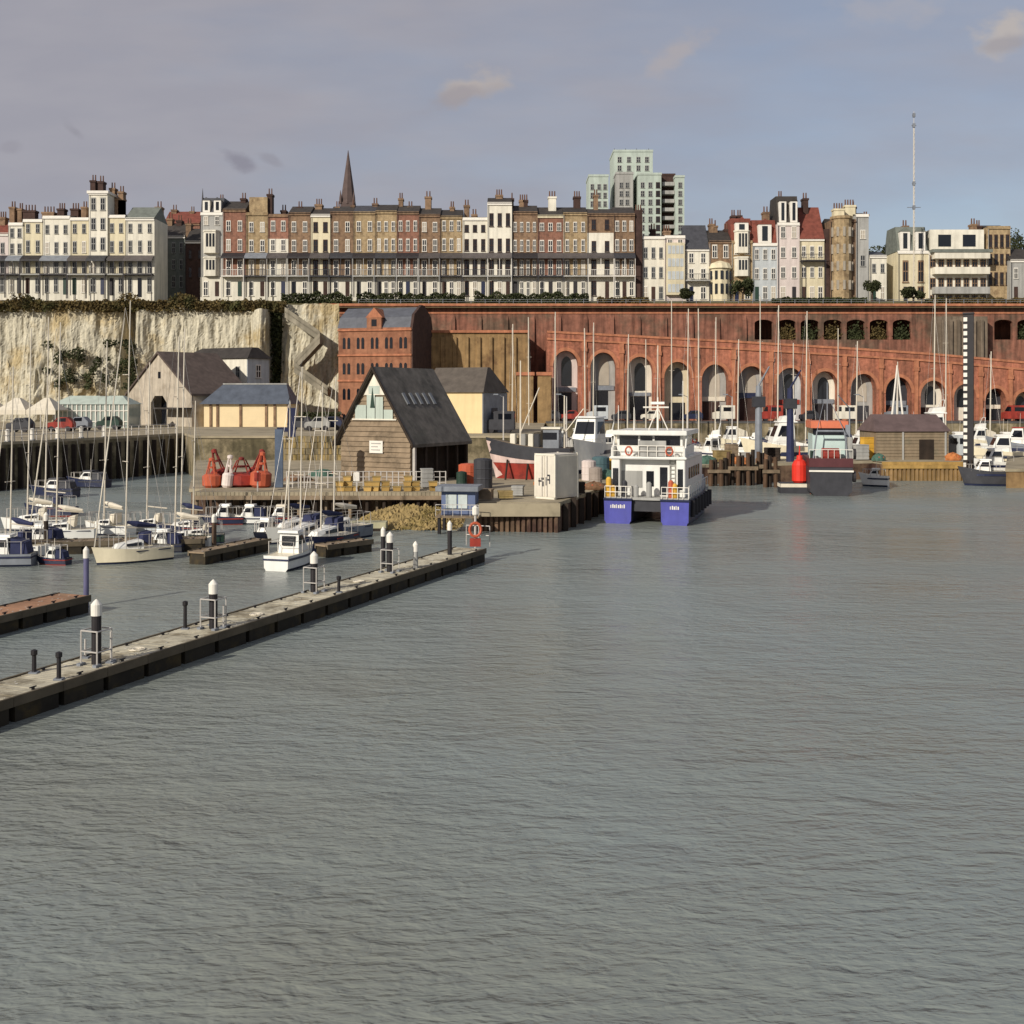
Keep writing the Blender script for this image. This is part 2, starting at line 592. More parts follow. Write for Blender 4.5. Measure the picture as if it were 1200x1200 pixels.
# ---- chalk cliff, a displaced sheet with buttresses, clefts and a hollowed foot
mb = MB()
NX, NZ_ = 330, 74
p0, p1 = -110.0, 397.0
for j in range(NZ_ + 1):
    tz = j / NZ_
    for i in range(NX + 1):
        p = p0 + (p1 - p0) * i / NX
        x = X(p, 262)
        topz = Z(363 if p < 320 else 356, 262) + 1.0 * noise.noise(Vector((x * .12, 3, 0))) + .35 * noise.noise(Vector((x * .6, 9, 0)))
        z = 5.6 + (topz - 5.6) * tz
        y = 262 - 2.0 * (1 - tz) ** 1.3
        y += 1.6 * noise.noise(Vector((x * .09, z * .03, 1.7)))
        y += .55 * noise.noise(Vector((x * .33, z * .07, 5.1)))
        y += .9 * abs(noise.noise(Vector((x * .75, z * .10, 3.3))))
        y += .5 * noise.noise(Vector((x * .9, z * .25, 8.3)))
        y += .3 * abs(noise.noise(Vector((x * 2.2, z * .5, 2.3)))) + .14 * noise.noise(Vector((x * 4, z * 2.2, 7)))
        y += 5.5 * math.exp(-((p - 150) / 7.0) ** 2) * (1 if p < 152 else .8)     # cleft by the ivy
        y -= 1.6 * math.exp(-((p - 166) / 9.0) ** 2)                               # pale buttress beside it
        # big buttress and its shaded return
        y -= 4.5 * max(0.0, min(1.0, (p - 296) / 14)) * (1 if p < 316 else 0)
        y += 5.0 * math.exp(-((p - 323) / 5.5) ** 2)
        if p > 330:
            y += 1.2
        # hollows in the left face
        if 45 < p < 140 and z < 24:
            h = noise.noise(Vector((x * .55, z * .42, 11))) + .25
            y += 1.8 * max(0, h) * min(1, (24 - z) / 5)
        mb.v.append((x, y, z))
for j in range(NZ_):
    for i in range(NX):
        a = j * (NX + 1) + i
        mb.f.append((a, a + 1, a + NX + 2, a + NX + 1))
        mb.m.append(0)
tag(mb.build('cliff', CHALK, smooth=False), kind='structure')
# zigzag steps cut up the cliff
mb = MB()
def flight(pa, ya, pb, yb, D):
    n = 26
    for i in range(n):
        t0, t1 = i / n, (i + 1) / n
        x0, x1 = X(pa + (pb - pa) * t0, D), X(pa + (pb - pa) * t1, D)
        z0 = Z(ya + (yb - ya) * t0, D)
        z1 = Z(ya + (yb - ya) * t1, D)
        mb.box(min(x0, x1), max(x0, x1), D - 1.4, D + 4, min(z0, z1) - 1.2, max(z0, z1), 0)
    a = Vector((X(pa, D), D - 1.4, Z(ya, D) + .9))
    b = Vector((X(pb, D), D - 1.4, Z(yb, D) + .9))
    mb.prism([a + Vector((0, 0, -.9)), a + Vector((0, .3, -.9)), a + Vector((0, .3, .25)), a + Vector((0, 0, .25))],
             [b + Vector((0, 0, -.9)), b + Vector((0, .3, -.9)), b + Vector((0, .3, .25)), b + Vector((0, 0, .25))], 0)
flight(335, 366, 376, 394, 259.2)
flight(376, 396, 346, 428, 257.4)
flight(346, 430, 385, 458, 255.6)
t = mb.build('cliff_steps', STEP, org=(X(360, 259), 259, 6))
tag(t, 'zigzag stone stairway climbing the chalk cliff beside the orange brick mission building', 'stairway')

# scrub along the cliff edge, ivy on its face, leaves added to darken the cleft
def scrub_pt():
    p = rnd.uniform(-90, 335)
    x = X(p, 263)
    h = 1.6 + 2.0 * max(0, noise.noise(Vector((x * .16, 0, 4)))) + .8 * noise.noise(Vector((x * .6, 2, 4)))
    zb = Z(366, 263)
    return (x, rnd.uniform(260.0, 268), zb + rnd.uniform(0, max(.5, h * 1.6)))
tag(leafy(15000, scrub_pt, .36, 'undergrowth', LEAFB), kind='stuff', label='brown and green scrub along the chalk cliff edge below the white terrace', cat='scrub')
def ivy_pt():
    p = rnd.uniform(52, 160)
    yy = rnd.uniform(398, 456)
    x, z = X(p, 259), Z(yy, 259)
    if noise.noise(Vector((x * .42, z * .34, 11))) + (.22 if p > 142 else 0) - .3 * abs((yy - 430) / 40) < .06:
        return None
    return (x, rnd.uniform(257.6, 261), z)
tag(leafy(9000, ivy_pt, .3, 'ivy', LEAFD), kind='stuff', label='dark ivy clumps hanging on the hollowed chalk cliff face', cat='ivy')
def cleft_shade_pt():  # leaves added to darken the shadow band beside the buttress
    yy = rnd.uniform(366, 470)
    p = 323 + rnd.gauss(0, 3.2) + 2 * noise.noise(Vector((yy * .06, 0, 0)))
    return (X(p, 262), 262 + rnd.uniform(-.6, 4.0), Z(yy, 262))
tag(leafy(3600, cleft_shade_pt, .34, 'ivy', LEAFD), kind='stuff', label='dark leaves added to deepen the shade in the cleft beside the cliff buttress', cat='ivy')
def foot_pt():
    p = rnd.uniform(330, 398)
    yy = rnd.uniform(478, 510)
    x = X(p, 240)
    if noise.noise(Vector((x * .5, yy * .1, 1))) < -.1:
        return None
    return (x, rnd.uniform(236, 246), rnd.uniform(6.1, 8.6))
tag(leafy(1800, foot_pt, .35, 'shrubbery', LEAFD), kind='stuff', label='low dark shrubs at the foot of the cliff steps', cat='shrubs')


# ------------------------------------------------------------------ arched walls
def arch_curve(cx, hw, zb, zs, zc, n=12):
    pts = [(cx - hw, zb), (cx - hw, zs)]
    for i in range(1, n):
        t = math.pi * (1 - i / n)
        pts.append((cx + hw * math.cos(t), zs + (zc - zs) * math.sin(t)))
    return pts + [(cx + hw, zs), (cx + hw, zb)]


def arched_wall(mb, x0, x1, arches, zbot, top, y, th, mi=0):
    """a wall face from x0 to x1 with real arched openings and their reveals; top(x) is its upper edge"""
    edge = x0
    for (cx, hw, zb, zs, zc) in arches:
        mb.poly([(edge, y, zbot), (cx - hw, y, zbot), (cx - hw, y, top(cx - hw)), (edge, y, top(edge))], mi)
        c = arch_curve(cx, hw, zb, zs, zc)
        if zb > zbot + .01:
            mb.poly([(cx - hw, y, zbot), (cx + hw, y, zbot), (cx + hw, y, zb), (cx - hw, y, zb)], mi)
            mb.poly([(cx - hw, y, zb), (cx + hw, y, zb), (cx + hw, y + th, zb), (cx - hw, y + th, zb)], mi)
        for (xa, za), (xb, zb_) in zip(c[:-1], c[1:]):
            if xb - xa > 1e-5:
                mb.poly([(xa, y, za), (xb, y, zb_), (xb, y, top(xb)), (xa, y, top(xa))], mi)
            mb.poly([(xa, y, za), (xb, y, zb_), (xb, y + th, zb_), (xa, y + th, za)], mi)
        edge = cx + hw
    mb.poly([(edge, y, zbot), (x1, y, zbot), (x1, y, top(x1)), (edge, y, top(edge))], mi)
    # back and top
    mb.poly([(x0, y, top(x0)), (x1, y, top(x1)), (x1, y + th, top(x1)), (x0, y + th, top(x0))], mi)


def ring(mb, cx, hw, zs, zc, y, wid, mi=0, n=16):
    pr = None
    for i in range(n + 1):
        t = math.pi * (1 - i / n)
        a = (cx + hw * math.cos(t), zs + (zc - zs) * math.sin(t))
        b = (cx + (hw + wid) * math.cos(t), zs + (zc - zs + wid) * math.sin(t))
        if pr:
            (pa, pb) = pr
            mb.prism([(pa[0], y, pa[1]), (a[0], y, a[1]), (b[0], y, b[1]), (pb[0], y, pb[1])],
                     [(pa[0], y + .2, pa[1]), (a[0], y + .2, a[1]), (b[0], y + .2, b[1]), (pb[0], y + .2, pb[1])], mi)
        pr = (a, b)


# ---- the brick arcade along the sloping road
DA = 252.0
TOPL = [(500, 384), (640, 388), (850, 399), (1000, 408), (1090, 414), (1200, 424), (1420, 444)]
def a_top(x):
    p = x * FPX / DA + 600
    for (pa, ya), (pb, yb) in zip(TOPL[:-1], TOPL[1:]):
        if p <= pb:
            return Z(ya + (yb - ya) * (p - pa) / (pb - pa), DA)
    return Z(444, DA)
AR = [(663, 411, 14.5), (707, 413, 15), (750, 418, 15.5), (794, 424, 15.5), (838, 427, 15.5), (881, 429, 16), (926, 431, 16), (967, 435, 15.5), (1012, 438, 15), (1053, 442, 15), (1094, 446, 15), (1131, 450, 13), (1167, 455, 12), (1201, 459, 12), (1240, 463, 12), (1280, 467, 12)]
ax0, ax1 = X(641, DA), X(1420, DA)
arc = empty('brick_arcade', (X(900, DA), DA, VQ), 0, 'long orange red brick arcade with tall arches under the sloping cliff road', 'arcade')
mb = MB()
arches = []
for px, yc, hw in AR:
    zc = Z(yc, DA)
    w = hw * DA / FPX
    arches.append((X(px, DA), w, VQ + .02, zc - w * 1.25, zc))
arched_wall(mb, ax0, ax1, arches, VQ - 1, a_top, DA, 3.0)
mb.poly([(ax0, DA, VQ - 1), (ax0, 268, VQ - 1), (ax0, 268, a_top(ax0)), (ax0, DA, a_top(ax0))])
mb.build('wall', [ARC], arc, arc.location)
# string course and coping following the slope
for nm, dz, hh, pr in (('coping', .12, .5, .22), ('string_course', -1.5, .45, .3)):
    mb = MB()
    n = 30
    for i in range(n):
        xa, xb = ax0 + (ax1 - ax0) * i / n, ax0 + (ax1 - ax0) * (i + 1) / n
        za, zb = a_top(xa) + dz, a_top(xb) + dz
        mb.prism([(xa, DA - pr, za - hh), (xa, DA + .6, za - hh), (xa, DA + .6, za), (xa, DA - pr, za)],
                 [(xb, DA - pr, zb - hh), (xb, DA + .6, zb - hh), (xb, DA + .6, zb), (xb, DA - pr, zb)])
    mb.build(nm, [ARCL], arc, arc.location)
INF = [PINKW, GREYW, WHITE, CREAM, GREYW, GREYW, PALEB, WHITE, GREYW, DGREY, WHITE, WHITE, DGREY, CREAM, GREYW, WHITE]
r2 = random.Random(3)
for k, ((cx, w, zb, zs, zc), im) in enumerate(zip(arches, INF)):
    mb = MB()
    ring(mb, cx, w + .05, zs, zc, DA - .12, .75)
    mb.build('arch_ring', [ARCL], arc, arc.location)
    y = DA + 2.7
    mb = MB()
    c = arch_curve(cx, w - .02, zb, zs, zc - .02)
    mb.prism([(x, y, z) for x, z in c], [(x, y + .3, z) for x, z in c])
    inf = mb.build('arch_infill', [im], arc, arc.location)
    mb = MB()
    dwid = w * r2.uniform(.5, .75)
    zt = zb + (zs - zb) * r2.uniform(.42, .6)
    dox = cx + w * r2.uniform(-.15, .15)
    mb.box(dox - dwid, dox + dwid, y - .12, y - .01, zb, zt)
    mb.build('door', [r2.choice([DGREY, TINT, GREYP, TEAL, IRON, WHITE, DKB])], arc, arc.location)
    mb = MB()
    zw = zs + (zc - zs) * .1
    c = arch_curve(cx + w * .1, w * .42, zt + (zs - zt) * .25, zw, zw + (zc - zs) * .55, 10)
    mb.prism([(x, y - .1, z) for x, z in c], [(x, y - .01, z) for x, z in c])
    mb.build('window', [GLASS if im is not GREYW else BLIND], arc, arc.location)
    if r2.random() < .6:
        mb = MB()
        mb.box(cx - w * .9, cx + w * .9, y - .3, y - .125, zt + .15, zt + .15 + r2.uniform(.7, 1.2))
        mb.build('fascia_board', [r2.choice([WHITE, NAVY, DGREEN, CANV, GREYP, REDP])], arc, arc.location)
# pilasters between the arches
for k in range(len(arches) - 1):
    xm = (arches[k][0] + arches[k + 1][0]) / 2
    mb = MB()
    zt = a_top(xm) - 2.0
    mb.box(xm - .42, xm + .42, DA - .35, DA - .003, VQ - .5, zt - 2.2)
    mb.box(xm - .6, xm + .6, DA - .5, DA - .003, zt - 2.2, zt - 1.3)
    mb.box(xm - .5, xm + .5, DA - .4, DA - .003, zt - 1.3, zt)
    mb.build('pilaster', [ARCL], arc, arc.location)
# sloping road on top of the arcade
mb = MB()
n = 30
for i in range(n):
    xa, xb = ax0 + (ax1 - ax0) * i / n, ax0 + (ax1 - ax0) * (i + 1) / n
    mb.poly([(xa, DA + .6, a_top(xa) - .9), (xb, DA + .6, a_top(xb) - .9), (xb, 268.5, a_top(xb) - .9), (xa, 268.5, a_top(xa) - .9)])
tag(mb.build('cliff_road', ASPH), kind='structure')

# ---- upper retaining wall with the open gallery
DU = 268.0
uz = Z(358, DU)
ux0, ux1 = X(374, DU), X(1420, DU)
up = empty('cliff_retaining_wall', (X(850, DU), DU, 6), 0, 'weathered red brick retaining wall below the clifftop promenade, pierced by a gallery of openings', 'retaining wall')
gal = []
for px in list(range(895, 1084, 27)) + list(range(1176, 1420, 27)):
    w = 10.8 * DU / FPX
    gal.append((X(px, DU), w, Z(398, DU), Z(379, DU), Z(374.5, DU)))
mb = MB()
arched_wall(mb, ux0, ux1, gal, 5, lambda x: uz - .12, DU, 1.2)
mb.poly([(X(880, DU), DU + 10, Z(404, DU)), (ux1, DU + 10, Z(404, DU)), (ux1, DU + 10, uz - .2), (X(880, DU), DU + 10, uz - .2)])
mb.poly([(X(880, DU), DU + 1, Z(398.4, DU)), (ux1, DU + 1, Z(398.4, DU)), (ux1, DU + 10, Z(396.6, DU)), (X(880, DU), DU + 10, Z(396.6, DU))])
mb.build('wall', [UPB], up, up.location)
mb = MB()
mb.box(ux0, ux1, DU - .3, DU + .8, uz - .1, uz + .45)
mb.box(ux0, ux1, DU - .18, DU - .004, uz - 2.0, uz - 1.6)
mb.build('coping', [ARCL], up, up.location)
px = 500
while px < 880:
    mb = MB()
    xa = X(px, DU)
    mb.px_([(DU - 1.1, 14), (DU - .003, 14), (DU - .003, uz - 2.4), (DU - .4, uz - 3.4)], xa - .5, xa + .5)
    mb.build('buttress', [UPB], up, up.location)
    px += 31
mb = MB()
mb.box(X(1092, DU), X(1150, DU), DU - 3.5, DU - .01, 6, Z(372, DU))
for px in range(1096, 1150, 9):
    mb.box(X(px, DU), X(px, DU) + .7, DU - 4.2, DU - 3.5, 6, Z(376, DU))
mb.build('stair_bay', [mat('stair_bay_stone', (122, 108, 92), .9, .3, .5, streak=.4)], up, up.location)
# railing and lamps of the promenade edge
fe = empty('promenade_railing', (X(850, 268.4), 268.4, uz + .45), 0, 'thin grey iron railing along the top of the red brick cliff wall', 'railing')
mb = MB()
for h in (.55, 1.05):
    mb.box(X(420, 268.4), X(1400, 268.4), 268.36, 268.44, uz + .45 + h - .03, uz + .45 + h + .03)
mb.build('rail', [GREYP], fe, fe.location)
for i in range(60):
    xx = X(420 + i * 16.5, 268.4)
    mb = MB()
    mb.box(xx - .05, xx + .05, 268.35, 268.45, uz + .45, uz + 1.55)
    mb.build('post', [GREYP], fe, fe.location)
# greenery growing in the gallery openings
r3 = random.Random(5)
for k, (cx, w, zb, zs, zc) in enumerate(gal[:12]):
    if k in (1, 2, 3, 4, 5, 6, 8, 9, 10, 11):
        def f(cx=cx, w=w, zb=zb):
            a = r3.gauss(0, .5)
            return (cx + a * w * .9, DU + r3.uniform(-.1, 2.2), zb + abs(r3.gauss(0, 1.5)))
        o = leafy(650, f, .3, 'gallery_shrub', LEAFB if k % 2 else LEAFD, org=(cx, DU + 1, zb), r_=r3)
        tag(o, 'straggly shrub growing in an opening of the cliff wall gallery', 'shrub', 'shrubs in the cliff wall gallery')

# ---- ochre brick retaining wall under the promenade, behind the yellow store
ow = empty('ochre_retaining_wall', (X(560, 254), 254, UQ), 0, 'ochre brick retaining wall with shallow piers, behind the yellow store building', 'retaining wall')
mb = MB()
mb.box(X(497, 254), X(618, 254), 254, 267.9, 5.5, Z(390, 254))
mb.build('wall', [OCH], ow, ow.location)
mb = MB()
mb.box(X(497, 254) - .2, X(618, 254) + .2, 253.5, 255, Z(390, 254), Z(387, 254))
mb.build('coping', [ARCL], ow, ow.location)
for px in range(505, 618, 14):
    mb = MB()
    mb.box(X(px, 254) - .4, X(px, 254) + .4, 253.5, 253.997, 5.5, Z(395, 254))
    mb.build('buttress', [OCH], ow, ow.location)
# two ochre gate piers with a dark passage
for nm_, p_a, p_b, lab in (('gate_pier', 606, 625, 'ochre brick gate pier next to the yellow store building'), ('gate_pier', 630, 646, 'ochre brick gate pier touching the first arch of the arcade')):
    e_ = empty(nm_, (X((p_a + p_b) / 2, 246), 246, UQ), 0, lab, 'gate pier')
    mb = MB()
    mb.box(X(p_a, 246), X(p_b, 246), 246, 250, LQ - .2, Z(440, 246))
    mb.build('shaft', [OCH], e_, e_.location)
    mb = MB()
    mb.box(X(p_a, 246) - .25, X(p_b, 246) + .25, 245.7, 250.2, Z(440, 246), Z(436, 246))
    mb.build('cap', [ARCL], e_, e_.location)
# ------------------------------------------------------------------ houses
def window_mesh(name, glass, frame):
    mb = MB()
    mb.box(-.5, .5, -.04, 0, 0, 1, 0)
    for a, b in ((-.56, -.43), (.43, .56)):
        mb.box(a, b, -.12, 0, -.03, 1.04, 1)
    mb.box(-.43, .43, -.12, 0, .95, 1.04, 1)
    mb.box(-.43, .43, -.12, 0, .47, .52, 1)
    mb.box(-.06, .06, -.10, -.045, .02, .95, 1)
    mb.box(-.66, .66, -.26, 0, -.08, -.03, 1)
    o = mb.build(name, [glass, frame])
    me = o.data
    bpy.data.objects.remove(o)
    return me


WM = {'d': window_mesh('sash_window', GLASS, FRAME), 'g': window_mesh('sash_window', GLASS, GREYW),
      'l': window_mesh('sash_window', BLIND, FRAME), 'b': window_mesh('sash_window', TINT, BRN), 'k': window_mesh('sash_window', GLASS, DKB)}
ROOFM = {'s': SLATE, 'd': DSLATE, 'r': TILE, 'g': COPPER}


def chimney(root, px, ytop, wpx, D, zb, m):
    x, zt = X(px, D), Z(ytop, D)
    w = wpx * D / FPX / 2
    mb = MB()
    zs = zt - min(1.6, (zt - zb) * .4)
    mb.box(x - w, x + w, D - 1.1, D + 1.1, zb, zs - .5)
    mb.box(x - w - .15, x + w + .15, D - 1.25, D + 1.25, zs - .5, zs)
    c = mb.build('chimney', [m], root, root.location)
    n = max(1, min(4, int(w * 2 / .55)))
    for i in range(n):
        mb = MB()
        xx = x - w + (i + .5) * 2 * w / n
        mb.tube((xx, D, zs), (xx, D, zt), .2, .16, 6)
        p = mb.build('chimney_pot', [POT], None)
        p.data.transform(Matrix.Translation(-Vector(root.location)))
        p.parent = c
    return c


def house(x0, x1, top, base, wall, label, D=285.0, n=2, rows=(), wt='d', gf=None, gfy=325, roof=('flat',), ch=(), can=None, cany=300, mid=None, midy=None,
          bal=True, ww=5.2, trim=None, dep=11.0, cat='house', name='terrace_house', grows=((330, 346),), vrow=(305, 322), group='terrace houses on the clifftop', extra=None, pal=WIRON, baly=324, gn=None, end=None):
    D = D + rnd.uniform(-.12, .12)
    s = D / FPX
    xl, xr = X(x0, D) + .01, X(x1, D) - .01
    zb, zt = Z(base, D), Z(top, D)
    jt = rnd.uniform(-.9, .9)
    rows = [(a + jt + rnd.uniform(-.5, .5), b + jt) for a, b in rows]
    root = empty(name, ((xl + xr) / 2, D, zb), 0, label, cat, group)
    lo = root.location
    mb = MB()
    mb.tube((xl + .16, D - .3, zb), (xl + .16, D - .3, zt - .6), .07, None, 5)
    mb.tube((xl + .16, D - .3, zt - .6), (xl + .16, D - .02, zt - .3), .07, None, 5)
    mb.build('downpipe', [IRON if rnd.random() < .7 else GREYW], root, lo)
    cx, w = (xl + xr) / 2, xr - xl
    mb = MB()
    mb.box(xl, xr, D, D + dep, zb - 1.5, zt)
    mb.build('wall', [wall], root, lo)
    if trim is None:
        trim = {'brown_brick': BRN, 'stock_brick': TAN, 'red_brick': BRN}.get(wall.name, FRAME)
    if can is CANOPY:
        can = rnd.choice([CANOPY, CANOPY, IRON, GREYP, DGREY])
    if pal is WIRON:
        pal = rnd.choice([IRON, IRON, DGREY, WIRON, GREYW])
    mb = MB()
    mb.box(xl, xr, D - .28, D - .003, zt - .55, zt - .15)
    mb.box(xl, xr, D - .12, D + .5, zt - .15, zt + .25)
    mb.build('cornice', [trim], root, lo)
    if gf:
        mb = MB()
        mb.box(xl, xr, D - .22, D - .003, zb - 1.5, Z(gfy, D))
        mb.build('ground_floor', [gf], root, lo)
    if mid:
        mb = MB()
        mb.box(xl, xr, D - .14, D - .003, Z(gfy, D) + .003, Z(midy, D))
        mb.build('stucco_storey', [mid], root, lo)

    def wins(nn, yt, yb, off, wtype, wpx):
        me = None
        for i in range(nn):
            xx = xl + w * (i + .5) / nn + (0 if nn > 1 else w * rnd.uniform(-.05, .05))
            t_ = wtype if rnd.random() > .14 else ('l' if wtype in 'dg' else wtype)
            inst('window', WM[t_], root, (xx - lo.x, D - off - lo.y, Z(yb, D) - lo.z), (wpx * s, 1, (yb - yt) * s))
    for (yt, yb) in rows:
        off = .142 if (mid and yb > midy) else .002
        if gf and yt > gfy:
            off = .222
        wins(n, yt, yb, off, wt, ww)
    if vrow and can is not None:
        wins(n, vrow[0], vrow[1], .142 if mid else .002, wt, ww * 1.15)
    for gi, (yt, yb) in enumerate(grows or ()):
        k = gn or n
        off = .222 if gf else .002
        dr = rnd.randrange(k)
        for i in range(k):
            xx = xl + w * (i + .5) / k
            if i == dr and k > 1:
                mb = MB()
                mb.box(xx - 2.2 * s, xx + 2.2 * s, D - off - .12, D - off - .003, zb + .2, Z(yt, D))
                mb.build('door', [rnd.choice([IRON, NAVY, DGREEN, TINT, DKB])], root, lo)
            else:
                inst('window', WM[wt if rnd.random() > .3 else 'l'], root, (xx - lo.x, D - off - lo.y, Z(yb, D) - lo.z), (ww * s * 1.1, 1, (yb - yt) * s))
    if can is not None:
        mb = MB()
        zc = Z(cany, D)
        mb.prism([(xl, D - .14, zc + .8), (xl, D - .14, zc + .65), (xl, D - 2.0, zc - .55), (xl, D - 2.0, zc - .4)],
                 [(xr, D - .14, zc + .8), (xr, D - .14, zc + .65), (xr, D - 2.0, zc - .55), (xr, D - 2.0, zc - .4)])
        mb.box(xl, xr, D - 2.05, D - 1.98, zc - .85, zc - .42)
        mb.build('verandah_roof', [can], root, lo)
    if bal:
        zl = Z(baly, D)
        mb = MB()
        mb.box(xl, xr, D - 2.0, D - .225, zl - .25, zl + .05)
        bf = mb.build('balcony', [pal if rnd.random() < .5 else GREYW], root, lo)
        mb = MB()
        mb.box(xl, xr, D - 2.0, D - 1.92, zl + 1.5, zl + 1.62)
        nb = max(4, int(w / .42))
        for i in range(nb + 1):
            xx = xl + .04 + (w - .08) * i / nb
            mb.box(xx - .035, xx + .035, D - 1.98, D - 1.93, zl + .05, zl + 1.5)
        if can is not None:
            for xx in (xl + .12, cx, xr - .12):
                mb.box(xx - .07, xx + .07, D - 1.97, D - 1.8, zl + .05, Z(cany, D) - .4)
        for xx in (xl + .15, xr - .15):
            mb.box(xx - .08, xx + .08, D - 1.96, D - 1.8, zb - 1, zl - .25)
        mb.build('railing', [pal], root, lo)
    kind = roof[0]
    rm = ROOFM[roof[2]] if len(roof) > 2 else DSLATE
    if kind == 'flat':
        mb = MB()
        mb.px_([(D + .6, zt - .1), (D + dep, zt - .1), (D + dep / 2 + .4, zt + 1.3)], xl + .1, xr - .1)
        mb.build('roof', [DSLATE], root, lo)
    elif kind == 'pitch':
        zr = Z(roof[1], D + dep / 2)
        mb = MB()
        mb.px_([(D - .35, zt), (D + dep, zt), (D + dep / 2, zr)], xl, xr)
        mb.build('roof', [rm], root, lo)
    elif kind == 'mans':
        zr = Z(roof[1], D + 2.2)
        mb = MB()
        mb.px_([(D + .35, zt + .2), (D + dep - .35, zt + .2), (D + dep - 2.4, zr), (D + 2.2, zr)], xl + .1, xr - .1)
        rf = mb.build('roof', [rm], root, lo)
        nd = roof[3] if len(roof) > 3 else 2
        for i in range(nd):
            xx = xl + w * (i + .5) / nd
            dw = min(1.7, w / nd * .32)
            z0, z1 = zt + .35, zt + (zr - zt) * .78
            mb = MB()
            mb.box(xx - dw, xx + dw, D + .15, D + 3, z0, z1, 0)
            mb.py_([(xx - dw - .15, z1), (xx + dw + .15, z1), (xx, z1 + dw * .9)], D + .02, D + 3, 1)
            mb.box(xx - dw * .42, xx + dw * .42, D + .08, D + .15, z0 + .5, z1 - .4, 2)
            mb.build('dormer', [FRAME, rm, GLASS], root, lo)
    elif kind == 'gable':
        zr = Z(roof[1], D)
        mb = MB()
        mb.py_([(xl, zt), (xr, zt), (cx, zr)], D - .2, D + dep)
        mb.build('roof', [rm], root, lo)
    for c in ch:
        chimney(root, c[0], c[1], c[2], D + (c[3] if len(c) > 3 else dep * .5), zt - .5, c[4] if len(c) > 4 else (BRN if rnd.random() < .6 else DKB))
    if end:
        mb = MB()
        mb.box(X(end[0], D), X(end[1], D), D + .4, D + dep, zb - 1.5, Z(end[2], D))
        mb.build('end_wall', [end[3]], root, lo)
    if extra:
        extra(root, lo, xl, xr, D, zb, zt, s)
    return root


TA = dict(can=CANOPY, cany=303, baly=322, vrow=(307, 320), grows=((326, 342),), wt='g', gf=WHITE, gfy=324, ww=4.0, rows=((263, 273), (283, 296)), group='white terrace houses on the chalk cliff', pal=IRON)
def ta(x0, x1, top, base, m, lab, **k):
    d = dict(TA)
    d.update(k)
    return house(x0, x1, top, base, m, lab, **d)
ta(-18, 10, 274, 345, PINKW, 'pinkish white terrace house cut by the photo edge, with a rusty red roof', roof=('pitch', 262, 'r'), ch=[(4, 248, 8)], rows=((284, 296),))
ta(10, 27, 262, 345, WHITE, 'narrow white terrace house beside the pinkish one, two dark chimney stacks above', ch=[(16, 236, 6), (25, 238, 5)], rows=((268, 278), (286, 297)))
ta(27, 50, 258, 345, CREAM, 'cream terrace house with a wide dark chimney stack, second of the higher white row', ch=[(36, 240, 14)])
ta(50, 82, 254, 346, WHITE, 'broad white terrace house with three windows a floor, below two chimney stacks', n=3, ch=[(58, 242, 14), (73, 238, 8)])
ta(82, 104, 256, 346, CREAM, 'cream terrace house immediately before the white square tower', ch=[(89, 238, 9), (100, 236, 6)])
ta(126, 147, 253, 347, CREAM, 'cream terrace house immediately after the white square tower, black chimneys above', ch=[(133, 214, 6), (143, 218, 6), (138, 226, 16)])
ta(147, 181, 256, 349, WHITE, 'white corner terrace house with grey gable wall and grey green roof', n=3, roof=('pitch', 243, 'g'), ch=[(187, 236, 7, 8)], end=None)
# tower house
def tower_extra(root, lo, xl, xr, D, zb, zt, s):
    mb = MB()
    mb.box(xl - .35, xr + .35, D - .5, D + 9, zt - .2, zt + .5)
    mb.build('parapet', [FRAME], root, lo)
    chimney(root, 110.5, 205, 6, D + 4, zt + .3, DKB)
    chimney(root, 119.5, 206, 6, D + 4, zt + .3, DKB)
ta(104, 126, 226, 346, WHITE, 'white square tower house rising above its terrace with two dark chimneys', D=284.5, n=2, rows=((232, 246), (256, 269), (279, 293)), extra=tower_extra, roof=('none',), ww=5)
# buildings in the shaded side street
house(190, 217, 277, 345, COPPER, 'grey green house in the shaded side street behind the white terrace', D=304, n=3, rows=((285, 296), (304, 315), (324, 336)), bal=False, roof=('pitch', 262, 'd'), grows=None, wt='g', ww=3.5, ch=[(200, 250, 6), (211, 252, 6)], name='side_street_house', group='side street houses')
house(217, 240, 283, 345, DKB, 'dark house in the shaded side street next to the grey green one', D=300, n=2, rows=((292, 302), (312, 324)), bal=False, roof=('pitch', 268, 'd'), grows=None, wt='k', ww=3.5, ch=[(222, 256, 6)], name='side_street_house', group='side street houses')
house(192, 234, 262, 300, REDB, 'red roofed brick house peering over the side street', D=330, n=4, rows=((270, 280),), bal=False, roof=('pitch', 248, 'r'), grows=None, wt='d', ww=4, ch=[(205, 240, 6), (226, 242, 5)], name='back_street_house', group='side street houses')

